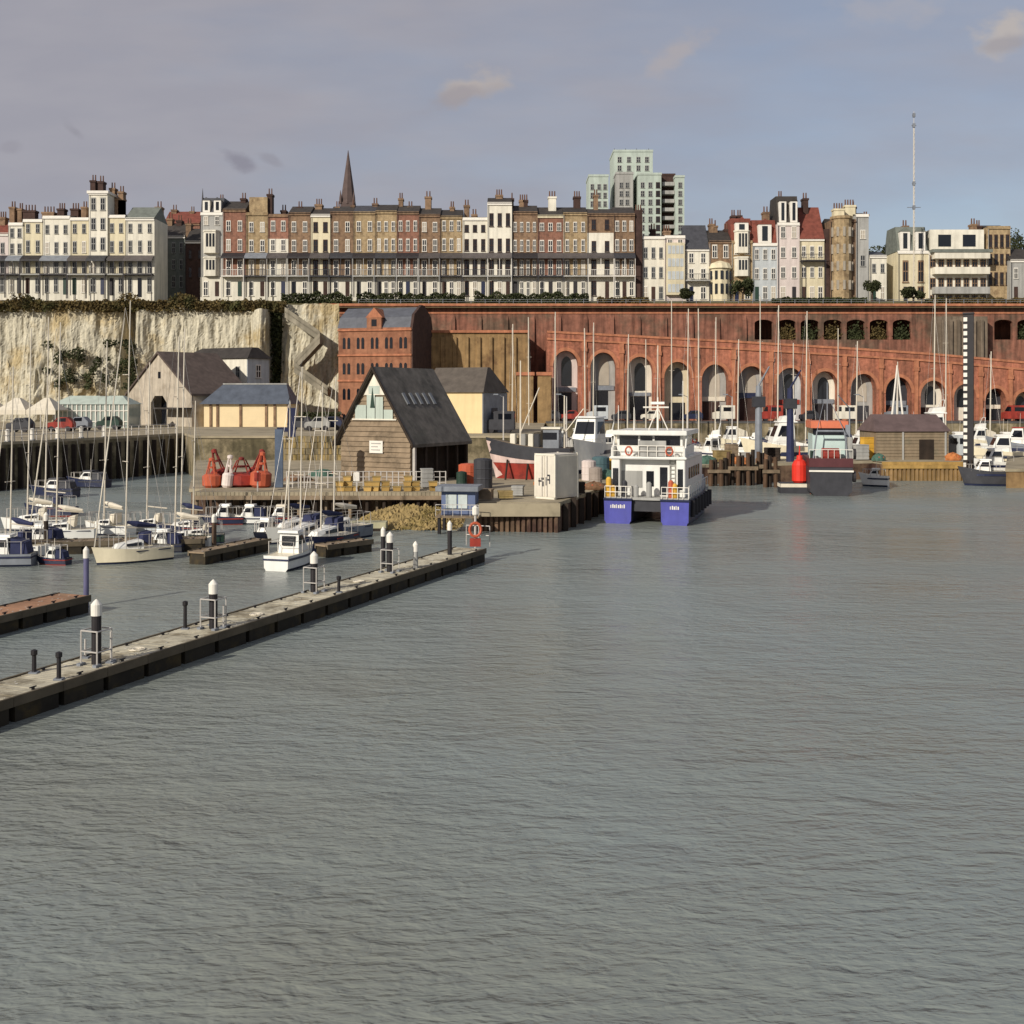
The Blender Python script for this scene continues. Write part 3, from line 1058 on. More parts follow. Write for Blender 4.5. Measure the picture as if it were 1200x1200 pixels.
TB = dict(can=CANOPY, gf=WHITE, ww=4.6, rows=((260, 271), (281, 294)), wt='d')
def tb(x0, x1, top, m, lab, base=348, **k):
    d = dict(TB)
    d.update(k)
    return house(x0, x1, top, base, m, lab, **d)
def bays(root, lo, xl, xr, D, zb, zt, s):
    mb = MB()
    cx = (xl + xr) / 2
    w = (xr - xl) * .36
    for z0, z1 in ((Z(324, D), Z(303, D)), (Z(297, D), Z(272, D))):
        mb.pz_([(cx - w, D - .003), (cx - w * .65, D - 1.3), (cx + w * .65, D - 1.3), (cx + w, D - .003)], z0, z1, 0)
        mb.pz_([(cx - w * 1.1, D - .003), (cx - w * .7, D - 1.45), (cx + w * .7, D - 1.45), (cx + w * 1.1, D - .003)], z1, z1 + .4, 0)
        for i in range(3):
            xx = cx - w * .4 + i * w * .4
            mb.box(xx - .27, xx + .27, D - 1.36, D - 1.303, z0 + 1.6, z1 - .5, 1)
    mb.build('bay_window', [WHITE, GLASS], root, lo)
def turret_roof(root, lo, xl, xr, D, zb, zt, s):
    bays(root, lo, xl, xr, D, zb, zt, s)
    mb = MB()
    mb.tube((X(237.5, D + 2), D + 2, zt), (X(237.5, D + 2), D + 2, Z(219, D)), .55, .03, 6)
    mb.build('finial', [IRON], root, lo)
tb(235, 261, 250, GREYW, 'pale grey bay fronted end house with a teal mansard roof and spike', can=None, bal=False, n=2, roof=('mans', 232, 's', 2), extra=turret_roof, rows=((254, 264),), ch=[(260, 228, 5)], vrow=None)
tb(261, 288, 246, REDB, 'red brick house with white window surrounds beside the grey bay fronted end house', roof=('pitch', 236, 'd'), ch=[(286, 226, 6)])
tb(288, 314, 250, TAN, 'ochre brick house with a tall tan attic storey, next to the red one', extra=lambda root, lo, xl, xr, D, zb, zt, s: MB().box(xl + .6, xr - .4, D + 1.2, D + 8, zt + .3, Z(230, D)).build('attic', [TAN], root, lo), ch=[(317, 221, 6, 3, DKB)])
tb(314, 338, 252, REDB, 'red and white house just after the tall black chimney', mid=WHITE, midy=280, ch=[(333, 240, 6)])
tb(338, 364, 250, BRN, 'brown brick house before the narrow cream one', roof=('pitch', 242, 'd'), n=2, ch=[(352, 236, 6)])
tb(364, 387, 252, CREAM, 'narrow cream stucco house standing among brown brick ones', ch=[(374, 233, 8)], wt='k', roof=('pitch', 244, 'd'))
tb(387, 414, 249, BRN, 'brown brick house directly below the church spire', roof=('pitch', 242, 'd'), n=2, ch=[(396, 236, 5), (414, 234, 4)])
tb(414, 440, 249, TAN, 'tan brick house with blue grey slates, just past the church spire', roof=('pitch', 241, 's'), n=2, ch=[(440, 232, 6)])
tb(440, 465, 248, TAN, 'tan brick house with dark ridge and a slim chimney, second past the church spire', roof=('pitch', 240, 'd'), n=3, ww=3.8, ch=[(470, 226, 5)])
tb(465, 491, 249, REDB, 'reddish brown brick house with a tall thin chimney, third past the church spire', roof=('pitch', 241, 'd'), n=3, ww=3.8, ch=[(481, 236, 6)])
tb(491, 516, 252, BRN, 'brown brick house with a stout tall chimney, fourth past the church spire', n=2, roof=('pitch', 244, 'd'), ch=[(502, 224, 7)])
tb(516, 542, 254, TAN, 'ochre brick house directly before the white stucco pair', n=3, ww=3.8, roof=('pitch', 246, 'd'), ch=[(530, 236, 5), (547, 234, 6)])
tb(542, 571, 256, WHITE, 'white stucco house with dark windows, lower of the white pair', n=3, wt='k', ww=4.2, rows=((264, 272), (281, 294)), base=349, ch=[(556, 245, 6)])
tb(571, 600, 238, WHITE, 'white stucco house with a pedimented top, taller of the white pair', n=3, wt='k', ww=4.2, rows=((250, 264), (279, 294)), base=349, D=284.4, roof=('pitch', 232, 'd'), ch=[(585, 222, 8), (600, 226, 4)])
tb(600, 630, 249, BRN, 'brown brick house with long narrow white windows, after the white stucco pair', n=4, ww=3.2, base=349, roof=('pitch', 241, 'd'), ch=[(611, 228, 5), (616, 228, 5)])
tb(630, 660, 253, REDB, 'russet brick house with a cream parapet and a white roof stack', n=3, base=350, trim=CREAM, roof=('pitch', 243, 'd'), ch=[(647, 224, 9, 4, WHITE)], rows=((262, 271), (283, 295)))
tb(660, 688, 250, TAN, 'grey ochre brick house with a pinkish chimney, before the half white house', n=3, ww=3.8, base=350, roof=('pitch', 243, 'd'), ch=[(676, 224, 8)])
tb(688, 719, 251, BRN, 'brick house with white lower front and two square windows near the dark gable', n=2, base=351, mid=WHITE, midy=273, rows=((258, 269), (283, 295)), roof=('pitch', 245, 'd'), ch=[(698, 222, 5)], wt='k')
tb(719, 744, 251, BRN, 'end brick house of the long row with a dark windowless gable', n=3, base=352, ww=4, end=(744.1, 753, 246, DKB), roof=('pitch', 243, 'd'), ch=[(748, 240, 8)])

TC = dict(D=286.0, bal=False, can=None, vrow=None, base=355, grows=((336, 350),), group='seafront houses above the brick arcade', name='seafront_house')
def tcn(x0, x1, top, m, lab, **k):
    d = dict(TC)
    d.update(k)
    return house(x0, x1, top, d.pop('base'), m, lab, **d)
tcn(752, 779, 278, WHITE, 'cream white flat topped house next to the dark gable, with a red window column', n=3, rows=((290, 302), (313, 325)), ww=4, wt='g', ch=[(765, 262, 6), (781, 264, 8)])
def gridbay(root, lo, xl, xr, D, zb, zt, s):
    mb = MB()
    mb.box(xl + .3, xr - .3, D - 1.2, D - .003, Z(346, D), Z(285, D), 0)
    for r_ in range(4):
        for c in range(4):
            xx = xl + .55 + c * (xr - xl - 1.1) / 4
            z0 = Z(343 - r_ * 15, D)
            mb.box(xx + .1, xx + (xr - xl - 1.1) / 4 - .1, D - 1.26, D - 1.203, z0, z0 + 2.1, 1)
    mb.build('bay_window', [CREAM, PALEB], root, lo)
tcn(779, 803, 277, PINKW, 'pinkish house with a gridded full height glazed bay', n=2, rows=((280, 284),), extra=gridbay, grows=None)
tcn(803, 831, 292, WHITE, 'low white house with a steep dark slate roof', n=2, rows=((297, 308), (315, 326)), roof=('pitch', 264, 's'), ch=[(833, 256, 5), (838, 258, 4)], bal=True, baly=329)
def rotunda(root, lo, xl, xr, D, zb, zt, s):
    cx = (xl + xr) / 2
    mb = MB()
    mb.lathe(cx, D + .5, [(2.7, zb), (2.7, Z(316, D)), (3.2, Z(315, D)), (2.6, Z(309, D)), (.2, Z(305, D))], 12, 0)
    for i in range(5):
        a = R(-150 + 30 * i)
        xx, yy = cx + 2.72 * math.cos(a), D + .5 + 2.72 * math.sin(a)
        mb.cbox(xx, yy, Z(328, D), .7, .25, 2.2, 1)
        mb.cbox(xx, yy, Z(345, D), .7, .25, 2.6, 1)
    mb.build('bay_window', [CREAM, GLASS], root, lo)
tcn(831, 857, 283, BRN, 'brown house with a rounded cream bay under a conical cap', n=2, rows=((288, 302),), extra=rotunda, grows=None, roof=('pitch', 270, 'd'), ch=[(852, 262, 8)])
def gables(root, lo, xl, xr, D, zb, zt, s):
    bays(root, lo, xl, xr, D, zb, zt, s)
tcn(857, 882, 283, TAN, 'ochre house under a red tiled roof with one white dormer', n=2, rows=((288, 298),), roof=('mans', 256, 'r', 1), extra=gables, ch=[(859, 246, 5), (866, 246, 5)])
tcn(882, 911, 286, PALEB, 'pale blue house under a red tiled roof with a white dormer', n=3, rows=((292, 303), (314, 326)), ww=4.4, roof=('mans', 258, 'r', 1), ch=[(897, 242, 7)])
tcn(911, 937, 262, PINKW, 'tall mauve white house with a dark roof and paired dormers', n=2, rows=((266, 279), (290, 302), (313, 326)), ww=5, roof=('mans', 230, 'd', 2), ch=[(914, 224, 5), (943, 226, 6)])
tcn(937, 966, 280, CREAM, 'cream house with a steep red roof, a strip coloured as shadow beyond it', n=3, rows=((288, 300), (312, 324)), ww=4.4, roof=('pitch', 243, 'r'), end=(966.1, 973, 268, DKB), bal=True, baly=306, pal=IRON)  # end strip coloured dark to stand for the shadow beside the projecting bay
def roundbay(root, lo, xl, xr, D, zb, zt, s):
    cx = (xl + xr) / 2 - .4
    mb = MB()
    mb.lathe(cx, D + .3, [(2.6, zb), (2.6, Z(258, D)), (2.9, Z(257, D)), (2.9, Z(254, D))], 12, 0)
    for yy_ in (268, 288, 308, 330):
        for i in range(5):
            a = R(-160 + 35 * i)
            mb.cbox(cx + 2.62 * math.cos(a), D + .3 + 2.62 * math.sin(a), Z(yy_ + 10, D), .62, .3, 2.4, 1)
    mb.build('bay_window', [TAN, BLIND], root, lo)
tcn(973, 1003, 258, BRN, 'tall narrow house with a rounded tan bay and cream parapet above', n=1, rows=(), extra=roundbay, grows=None, ch=[(982, 238, 12, 2, CREAM), (995, 234, 12, 4, CREAM), (1000, 236, 4)], roof=('flat',))
tcn(1003, 1018, 252, GREYW, 'grey blind sided house at the end of the seafront row', n=1, rows=((270, 280), (300, 312)), wt='g', grows=None, ch=[(1014, 248, 5)], dep=9)
tcn(1019, 1039, 300, WHITE, 'low white house standing alone between the tall row and the mast', n=2, rows=((310, 320),), wt='g', ww=4, roof=('pitch', 295, 's'))
tcn(1052, 1088, 295, CREAM, 'cream house with a grey green mansard roof behind the radio mast', n=2, rows=((306, 330),), ww=6, roof=('mans', 266, 'g', 2), wt='b', ch=[(1060, 258, 6)])
def modern(root, lo, xl, xr, D, zb, zt, s):
    for yy_, m_ in ((322, WHITE), (304, WHITE), (345, GREYW)):
        mb = MB()
        mb.box(xl + .8, xr - .2, D - 2.2, D - .003, Z(yy_, D), Z(yy_ - 8, D))
        mb.build('balcony', [m_], root, lo)
    mb = MB()
    mb.box(xl + 1, xr - .2, D + 1.5, D + 9, zt, Z(268, D), 0)
    for px in (1110, 1139):
        mb.box(X(px - 8, D), X(px + 7, D), D + 1.42, D + 1.5, Z(288, D), Z(274, D), 1)
    mb.build('penthouse', [WHITE, TINT], root, lo)
    mb = MB()
    mb.box(xl + .2, xr + .4, D - 2.4, D + 1.2, zt - .2, zt + .6)
    mb.build('fascia', [COPPER], root, lo)
tcn(1088, 1157, 296, WHITE, 'modern white apartment block with long white balconies and a set back penthouse', n=7, rows=((300, 312), (325, 337), (346, 354)), wt='b', ww=6, grows=None, extra=modern, cat='apartment block', name='apartment_block', roof=('none',), ch=[(1140, 256, 6), (1146, 258, 5)], group='')
tcn(1157, 1184, 266, TAN, 'plain brown brick block beside the modern white apartments', D=288, n=4, rows=((276, 290), (298, 310), (320, 334)), ww=3.6, wt='k', grows=None)
tcn(1184, 1235, 305, GREYW, 'low grey house at the photo edge beyond the brown brick block', n=4, rows=((314, 326),), ww=4.4, roof=('pitch', 292, 'd'))

# ---- the concrete tower block behind
tw = empty('tower_block', (X(748, 400), 400, 37), 0, 'pale green tower block of flats with stepped wings rising behind the terrace', 'tower block')
def slab(nm, p0_, p1_, yt, D, dep, m):
    mb = MB()
    mb.box(X(p0_, D), X(p1_, D), D, D + dep, 36, Z(yt, D))
    mb.box(X(p0_, D) - .15, X(p1_, D) + .15, D - .2, D + dep, Z(yt, D), Z(yt, D) + .8)
    return mb.build(nm, [m], tw, tw.location)
slab('wing', 690, 713, 207, 404, 14, PALEG)
slab('core', 719, 765, 178, 412, 16, PALEG)
slab('wing', 722, 742, 204, 402, 9, GREYW)
slab('wing', 748, 775, 205, 399, 14, PALEG)
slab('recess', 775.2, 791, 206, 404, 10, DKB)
slab('wing', 791.2, 802, 208, 400, 12, PALEG)
for (pp, D) in ((694, 404), (702, 404), (709, 404)):
    for k in range(6):
        inst('window', WM['g'], tw, (X(pp, D) - tw.location.x, D - .02 - tw.location.y, Z(222 + k * 10, D) - tw.location.z), (1.2, 1, 1.9))
for (pp, D) in ((728, 402), (735, 402), (753, 399), (762, 399), (771, 399), (797, 400)):
    for k in range(7):
        inst('window', WM['g' if pp != 771 else 'k'], tw, (X(pp, D) - tw.location.x, D - .02 - tw.location.y, Z(220 + k * 10, D) - tw.location.z), (1.3, 1, 1.9))
for (pp, D) in ((726, 412), (737, 412), (748, 412), (758, 412)):
    for k in range(2):
        inst('window', WM['g'], tw, (X(pp, D) - tw.location.x, D - .02 - tw.location.y, Z(190 + k * 10, D) - tw.location.z), (1.4, 1, 1.9))
for k in range(6):
    mb = MB()
    zz = Z(218 + k * 10, 402)
    mb.box(X(776, 402), X(790, 402), 401, 403.98, zz, zz + 1.3)
    mb.build('balcony', [GREYW], tw, tw.location)
mb = MB()
for px in (720, 733, 746, 760):
    mb.tube((X(px, 415), 415, Z(178, 412)), (X(px, 415), 415, Z(172, 412)), .15, .1, 5)
mb.build('roof_aerial', [IRON], tw, tw.location)

# ---- church spire
sp = empty('church', (X(408, 420), 420, 37), 0, 'slender dark church spire rising behind the brick terrace', 'church')
mb = MB()
cx = X(408, 420)
mb.box(cx - 2.6, cx + 2.6, 417.4, 422.6, 36, Z(238, 420))
mb.build('tower', [SPIRE], sp, sp.location)
mb = MB()
mb.lathe(cx, 420, [(2.9, Z(240, 420)), (2.2, Z(222, 420)), (1.0, Z(196, 420)), (.08, Z(176, 420))], 8)
mb.build('spire', [SPIRE], sp, sp.location)
for dxp in (-2.5, 2.5):
    mb = MB()
    mb.lathe(cx + dxp, 417.6, [(.6, Z(240, 420)), (.5, Z(233, 420)), (.03, Z(224, 420))], 6)
    mb.build('pinnacle', [SPIRE], sp, sp.location)

# ---- radio mast
rm_ = empty('radio_mast', (X(1071, 281), 281, 36), 0, 'tall thin white radio mast standing among the clifftop houses', 'mast')
mb = MB()
xm = X(1071, 281)
for k in range(3):
    a = 2 * math.pi * k / 3
    mb.tube((xm + .24 * math.cos(a), 281 + .24 * math.sin(a), 35.5), (xm + .14 * math.cos(a), 281 + .14 * math.sin(a), Z(150, 281)), .06, .05, 5)
for k in range(34):
    z0 = 37 + k * (Z(150, 281) - 38) / 34
    z1 = z0 + (Z(150, 281) - 38) / 34
    sgn = .17 if k % 2 else -.17
    mb.tube((xm - sgn, 280.8, z0), (xm + sgn, 280.8, z1), .03, .03, 4)
mb.tube((xm, 281, Z(150, 281)), (xm, 281, Z(130, 281)), .07, .04, 5)
mb.build('lattice', [ALU], rm_, rm_.location)
for yy_, ww_ in ((147, 1.2), (215, 1.0), (243, 3.4), (135, .8)):
    mb = MB()
    mb.tube((xm - ww_ / 2, 281, Z(yy_, 281)), (xm + ww_ / 2, 281, Z(yy_, 281)), .09, .09, 5)
    mb.box(xm - .3, xm + .3, 280.7, 281.3, Z(yy_, 281) - .5, Z(yy_, 281) + .5)
    mb.build('aerial', [GREYP], rm_, rm_.location)

# ---- trees and hedges along the promenade
def tree(px, ybase, D, h, w, label, m=LEAFD, n=1500, name='clifftop_tree', group='trees on the clifftop', seed=1):
    rr = random.Random(seed)
    x, zb = X(px, D), Z(ybase, D)
    root = empty(name, (x, D, zb), 0, label, 'tree', group)
    mb = MB()
    mb.tube((x, D, zb - .5), (x + .1, D, zb + h * .45), .3, .18, 7)
    lobes = []
    for k in range(6):
        a = rr.uniform(0, 6.28)
        q = Vector((x + math.cos(a) * w * .28, D + math.sin(a) * w * .28, zb + h * rr.uniform(.5, .85)))
        mb.tube((x + .1, D, zb + h * rr.uniform(.3, .45)), q, .13, .05, 5)
        lobes.append((q, rr.uniform(.55, 1)))
    mb.build('trunk', [BARK], root, root.location)
    def f():
        q, s_ = rr.choice(lobes)
        d = Vector((rr.gauss(0, 1), rr.gauss(0, 1), rr.gauss(0, .9))).normalized() * (rr.random() ** .4)
        return q + Vector((d.x * w * .33 * s_, d.y * w * .33 * s_, d.z * h * .3 * s_))
    leafy(n, f, .3, 'crown', m, root, root.location, rr)
    return root
tree(870, 356, 278, 6.5, 5.5, 'dark round bush tree in front of the ochre and pale blue houses', seed=2)
tree(806, 355, 278, 3.5, 4.4, 'low dark bush tree in front of the low white slate roofed house', seed=3)
tree(1033, 330, 320, 11, 9, 'dark tree crown showing behind the low lone white house', seed=4, n=2200)
tree(1048, 330, 330, 10, 6, 'thin dark tree between the lone white house and the cream mansard house', seed=5)
tree(1022, 352, 279, 5, 4, 'dark bush tree at the gap beside the low lone white house', seed=6)
tree(1070, 356, 277, 4, 6, 'low green bush tree at the foot of the radio mast', seed=7)
tree(1192, 330, 350, 16, 9, 'dark tree behind the brown brick block at the photo edge', seed=8)
def hedge(p_a, p_b, D, h, label, seed, m=LEAFD):
    rr = random.Random(seed)
    zb = 33.4 + (D - 266.5) / 16.5 * 3.1
    xa, xb = X(p_a, D), X(p_b, D)
    def f():
        x = rr.uniform(xa, xb)
        return (x, D + rr.uniform(-.9, .9), zb + rr.uniform(0, 1) * h * (.75 + .5 * noise.noise(Vector((x * .4, seed, 0)))))
    o = leafy(int((xb - xa) * 150), f, .28, 'hedge', m, org=((xa + xb) / 2, D, zb), r_=rr)
    tag(o, label, 'hedge', 'hedges of the clifftop gardens')
hedge(330, 412, 277, 3.2, 'dark garden hedge between the cliff steps and the church spire house', 1)
hedge(418, 545, 278, 3.0, 'garden hedge in front of the tan brick houses past the spire', 2)
hedge(556, 690, 278, 3.0, 'garden hedge in front of the white stucco pair and russet house', 3)
hedge(700, 760, 277, 1.8, 'low garden hedge at the dark windowless gable', 4, LEAFB)
hedge(905, 1015, 277, 1.7, 'low garden hedge in front of the cream house with the steep red roof', 5)
hedge(1085, 1200, 277, 1.6, 'low garden hedge in front of the modern white apartments', 6, LEAFB)
# ------------------------------------------------------------------ quay buildings
def boards(mb, x0, x1, z0, z1, y, n, mi=0, top=None):
    """horizontal weatherboards, each a thin lapped strip; top(z) narrows them under a gable"""
    for i in range(n):
        a = z0 + (z1 - z0) * i / n
        b = z0 + (z1 - z0) * (i + 1) / n
        xa, xb = (x0, x1) if top is None else top((a + b) / 2, x0, x1)
        if xb - xa < .2:
            continue
        o_ = .17 if n > 12 else .12
        mb.prism([(xa, y - o_, a), (xa, y, a), (xa, y, b + .03), (xa, y - .03, b)], [(xb, y - o_, a), (xb, y, a), (xb, y, b + .03), (xb, y - .03, b)], mi)


# timber barn with a steep black roof
bw, bd, bz = 4.7, 11.0, LQ
ap, ev = 15.3 - bz, 6.9 - bz
barn = empty('timber_barn', (X(440, 121.5), 121.5, bz), R(-30), 'weathered timber boat barn with a steep dark roof and a white notice on its gable', 'barn')
sl = (ap - ev) / (bw + .7)
def narrow(z, x0, x1):
    h = min(bw, (ap - .35 - z) / sl)
    return (-h, h)
mb = MB()
boards(mb, -bw, bw, 0, ap - .4, 0, 22, 0, narrow)
mb.py_([(-bw, 0), (bw, 0), (bw, ap - sl * bw - .5), (0, ap - .5), (-bw, ap - sl * bw - .5)], .005, .2, 0)
mb.build('gable_wall', [TIMB], barn)
mb = MB()
mb.box(-bw, -bw + .2, .2, bd, 0, ev + .7)
mb.box(-bw, bw, bd - .2, bd, 0, ev + .7)
mb.box(bw - 1.6, bw - 1.4, .2, bd, 0, ev + 2)
mb.build('side_wall', [DTIMB], barn)
mb = MB()
mb.py_([(-bw - .7, ev), (-bw - .7, ev - .35), (0, ap - .35), (bw + .7, ev - .35), (bw + .7, ev), (0, ap)], -.6, bd + .3, 0)
mb.build('roof', [mat('barn_slate', (104, 98, 90), .7, .3, .9, streak=.25, second=(84, 80, 72), sec_scale=.3)], barn)
mb = MB()
for sx in (-1, 1):
    mb.prism([(sx * (bw + .75), -.72, ev - .45), (sx * (bw + .75), -.6, ev - .45), (sx * (bw + .75), -.6, ev + .05), (sx * (bw + .75), -.72, ev + .05)],
             [(0, -.72, ap - .35), (0, -.6, ap - .35), (0, -.6, ap + .12), (0, -.72, ap + .12)])
mb.build('bargeboard', [DTIMB], barn)
mb = MB()
gz = ap - 5.7
for (xa, xb, za, zb) in ((-2.6, -1.1, gz, gz + 1.5), (-1.0, .1, gz, gz + 2.6), (.2, 1.2, gz, gz + 2.4), (1.3, 2.5, gz, gz + 1.0), (-.75, .75, gz + 2.7, gz + 3.6)):
    mb.box(xa, xb, -.26, -.18, za, zb, 0)
mb.py_([(-1.4, gz + 2.6), (1.4, gz + 2.6), (0, ap - .8)], -.25, -.18, 1)
mb.py_([(-.5, gz + 1.2), (.1, gz + 1.2), (-.2, gz + 3.4)], -.31, -.265, 2)
mb.box(-3.0, 3.0, -.3, -.18, gz - .15, gz, 1)
mb.build('gable_window', [PALEG, WHITE, DGREEN], barn)
mb = MB()
mb.box(-.65, 1.15, -.25, -.18, 3.2, 4.55, 0)
for i, w_ in enumerate((1.3, .9, 1.2)):
    mb.box(-.4, -.4 + w_, -.27, -.25, 4.2 - i * .35, 4.3 - i * .35, 1)
mb.build('notice_board', [FRAME, GREYW], barn)
for i in range(6):
    mb = MB()
    yy = .35 + i * (bd - .6) / 5
    mb.box(bw + .1, bw + .4, yy - .15, yy + .15, 0, ev + .2)
    mb.build('post', [GALV if i == 0 else DTIMB], barn)
mb = MB()
mb.box(bw - .35, bw - .05, .0, .25, 0, ev + .6)
mb.build('corner_board', [REDP], barn)
for i in range(5):
    mb = MB()
    # rooflights laid on the slope facing the harbour
    y0 = 2.2 + i * 1.3
    xa, xb = 1.9, 2.7
    for (x0_, x1_) in ((xa, xb),):
        z0_ = ap - sl * x0_ * (ap - ev) / (ap - ev)
        z1_ = ap - sl * x1_
        mb.prism([(x0_, y0, z0_ + .02), (x0_, y0 + .45, z0_ + .02), (x1_, y0 + .45, z1_ + .02), (x1_, y0, z1_ + .02)],
                 [(x0_ + .1, y0, z0_ + .12), (x0_ + .1, y0 + .45, z0_ + .12), (x1_ + .1, y0 + .45, z1_ + .12), (x1_ + .1, y0, z1_ + .12)])
    mb.build('rooflight', [mat('rooflight_glass', (112, 114, 116), .3, .1, 1) if 'rooflight_glass' not in MATS else MATS['rooflight_glass']], barn)

# cream store building
yb = empty('store_building', (X(535, 178), 178, UQ), R(-25), 'plain cream store building with a dark slate roof behind the timber barn', 'building')
mb = MB()
mb.box(-5.6, 4.6, 0, 9, -.3, 6.5)
mb.build('wall', [mat('pale_yellow_render', (224, 200, 152), .85, .08, .3, streak=.1)], yb)
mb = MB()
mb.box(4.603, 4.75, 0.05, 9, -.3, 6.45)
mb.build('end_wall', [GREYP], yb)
mb = MB()
mb.prism([(-6, -.4, 6.5), (5, -.4, 6.5), (5, 9.3, 6.5), (-6, 9.3, 6.5)], [(-6, 4, 10.6), (3.6, 4, 10.6), (3.6, 4.9, 10.6), (-6, 4.9, 10.6)])
mb.build('roof', [mat('brown_slate', (92, 84, 76), .8, .25, .6, streak=.15)], yb)
mb = MB()
mb.box(4.76, 4.82, 3, 5.2, 0, 4)
mb.build('door', [DGREY], yb)

# big stone shed
bs = empty('stone_shed', (X(186, 222), 222, UQ), R(-42), 'big pale stone boat shed with broad gable and long brown roof below the cliff', 'shed')
mb = MB()
g = 12.0
mb.py_([(-g, -.5), (-3, -.5), (-3, 4.6), (-1.5, 6.0), (1.5, 6.0), (3, 4.6), (3, -.5), (g, -.5), (g, 6.4), (0, 14.4), (-g, 6.4)], 0, .5)
mb.box(-g, -g + .4, .5, 13, -.5, 6.3)
mb.box(g - .4, g, .5, 13, -.5, 6.3)
mb.build('wall', [mat('pale_rendered_stone', (184, 172, 154), .9, .2, .6, streak=.3, second=(152, 138, 120))], bs)
mb = MB()
mb.py_([(-g - .6, 6.0), (-g - .6, 6.4), (0, 14.9), (g + .6, 6.4), (g + .6, 6.0), (0, 14.45)], -.4, 13.4)
mb.build('roof', [mat('brown_tile', (88, 76, 70), .85, .25, .6, streak=.2)], bs)
mb = MB()
mb.box(-3.2, 3.2, 2.5, 2.7, -.3, 6.1)
mb.build('door', [TINT], bs)
mb = MB()
mb.cbox(.3, -.03, 9.5, .9, .1, 1.3)
mb.build('window', [TINT], bs)
mb = MB()
mb.box(3.4, g + .4, -3.2, -.1, 3.4, 3.7, 0)
mb.build('lean_to_roof', [DSLATE], bs)

# white house behind the shed
wb = empty('gabled_office', (X(268, 237), 237, UQ), R(-28), 'small white walled office with a hipped brown roof rising beside the big stone shed', 'building')
mb = MB()
mb.box(-9.2, 5.0, 0, 7, 0, 14.0)
mb.build('wall', [WHITE], wb)
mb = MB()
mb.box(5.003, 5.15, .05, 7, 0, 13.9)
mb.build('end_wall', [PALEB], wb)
mb = MB()
mb.prism([(-14, -.5, 14.0), (5.7, -.5, 14.0), (5.7, 7.4, 14.0), (-14, 7.4, 14.0)], [(-10, 2.6, 16.4), (4.2, 2.6, 16.4), (4.2, 4.6, 16.4), (-10, 4.6, 16.4)])
mb.build('roof', [DSLATE], wb)
inst('window', WM['d'], wb, (5.16, 3.4, 10.0), (1.5, 1, 2.6), R(90))
inst('window', WM['g'], wb, (2.6, -.01, 10.0), (1.0, 1, 2.2))

# pale hip roofed pavilion
hb = empty('harbour_office', (X(289, 214), 214, UQ), 0, 'low cream harbour office with dark timber posts and a blue slate hipped roof', 'building')
w2 = 50 * 214 / FPX
mb = MB()
mb.box(-w2, w2, 0, 9, -.3, 4.5)
mb.build('wall', [mat('cream_boarding', (228, 206, 164), .8, .08, .4)], hb)
for px in (247, 255, 282, 312, 322, 338):
    mb = MB()
    xx = X(px, 214) - X(289, 214)
    mb.box(xx - .22, xx + .22, -.22, -.003, -.2, 4.5)
    mb.build('post', [BRN], hb)
mb = MB()
mb.prism([(-w2 - .7, -.8, 4.4), (w2 + .4, -.8, 4.4), (w2 + .4, 9.6, 4.4), (-w2 - .7, 9.6, 4.4)], [(-w2 + 2.8, 3.4, 8.2), (w2 - 1.2, 3.4, 8.2), (w2 - 1.2, 5.6, 8.2), (-w2 + 2.8, 5.6, 8.2)])
mb.build('roof', [mat('blue_slate', (82, 88, 98), .55, .25, .7, spec=.4)], hb)
mb = MB()
mb.box(-w2 + 2.8, w2 - 1.2, 3.3, 5.7, 8.2, 8.45)
mb.build('ridge', [GREYW], hb)

# orange brick mission building
D0 = 243
sm = empty('mission_building', (X(439, D0), D0, UQ), R(-14), 'tall orange brick mission building with narrow windows and a slate roof with a central gable', 'building')
wm, dm = 8.5, 14.0
he, hr = Z(384, D0) - UQ, Z(361, D0 + 6) - UQ
SMB = mat('orange_brick', (154, 106, 80), .9, .25, .9, streak=.28, second=(134, 88, 66), sec_scale=.2)
mb = MB()
mb.box(-wm, wm, 0, dm, -.3, he)
mb.build('wall', [SMB], sm)
mb = MB()
prof = [(0, he), (dm, he), (dm - 1.2, he + 2.6), (dm / 2 + 1, hr), (dm / 2 - 1, hr), (1.4, he + 2.4)]
mb.px_(prof, -wm - .2, wm - .3)
mb.build('roof', [mat('mission_slate', (88, 90, 96), .6, .25, .7, spec=.4)], sm)
mb = MB()
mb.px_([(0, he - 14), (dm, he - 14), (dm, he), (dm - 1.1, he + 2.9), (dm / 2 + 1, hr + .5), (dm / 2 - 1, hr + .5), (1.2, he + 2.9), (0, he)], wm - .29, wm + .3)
mb.build('gable_wall', [DKB], sm)  # end gable away from the sun, its shade put into the darker colour
mb = MB()
mb.box(-1.7, 1.7, -.35, 4, he - .3, he + 2.2, 0)
mb.py_([(-2, he + 2.2), (2, he + 2.2), (0, he + 4.4)], -.4, 5, 1)
mb.box(-.6, .6, -.4, -.352, he + .3, he + 1.8, 2)
mb.build('dormer', [SMB, ARCL, TINT], sm)
for zz in (he - .5, he - 6.0, he - 11.6):
    mb = MB()
    mb.box(-wm - .1, wm + .1, -.3, -.003, zz - .2, zz + .2)
    mb.build('string_course', [ARCL], sm)
for r_ in range(4):
    for c in range(5):
        for s_ in (-.55, .55):
            xx = -wm + 1.9 + c * (2 * wm - 3.8) / 4 + s_
            zz = he - 4.6 - r_ * 5.6
            mb = MB()
            c_ = arch_curve(0, .33, 0, 2.0, 2.5, 6)
            mb.prism([(xx + x, -.06, zz + z) for x, z in c_], [(xx + x, -.004, zz + z) for x, z in c_])
            mb.build('window', [TINT], sm)

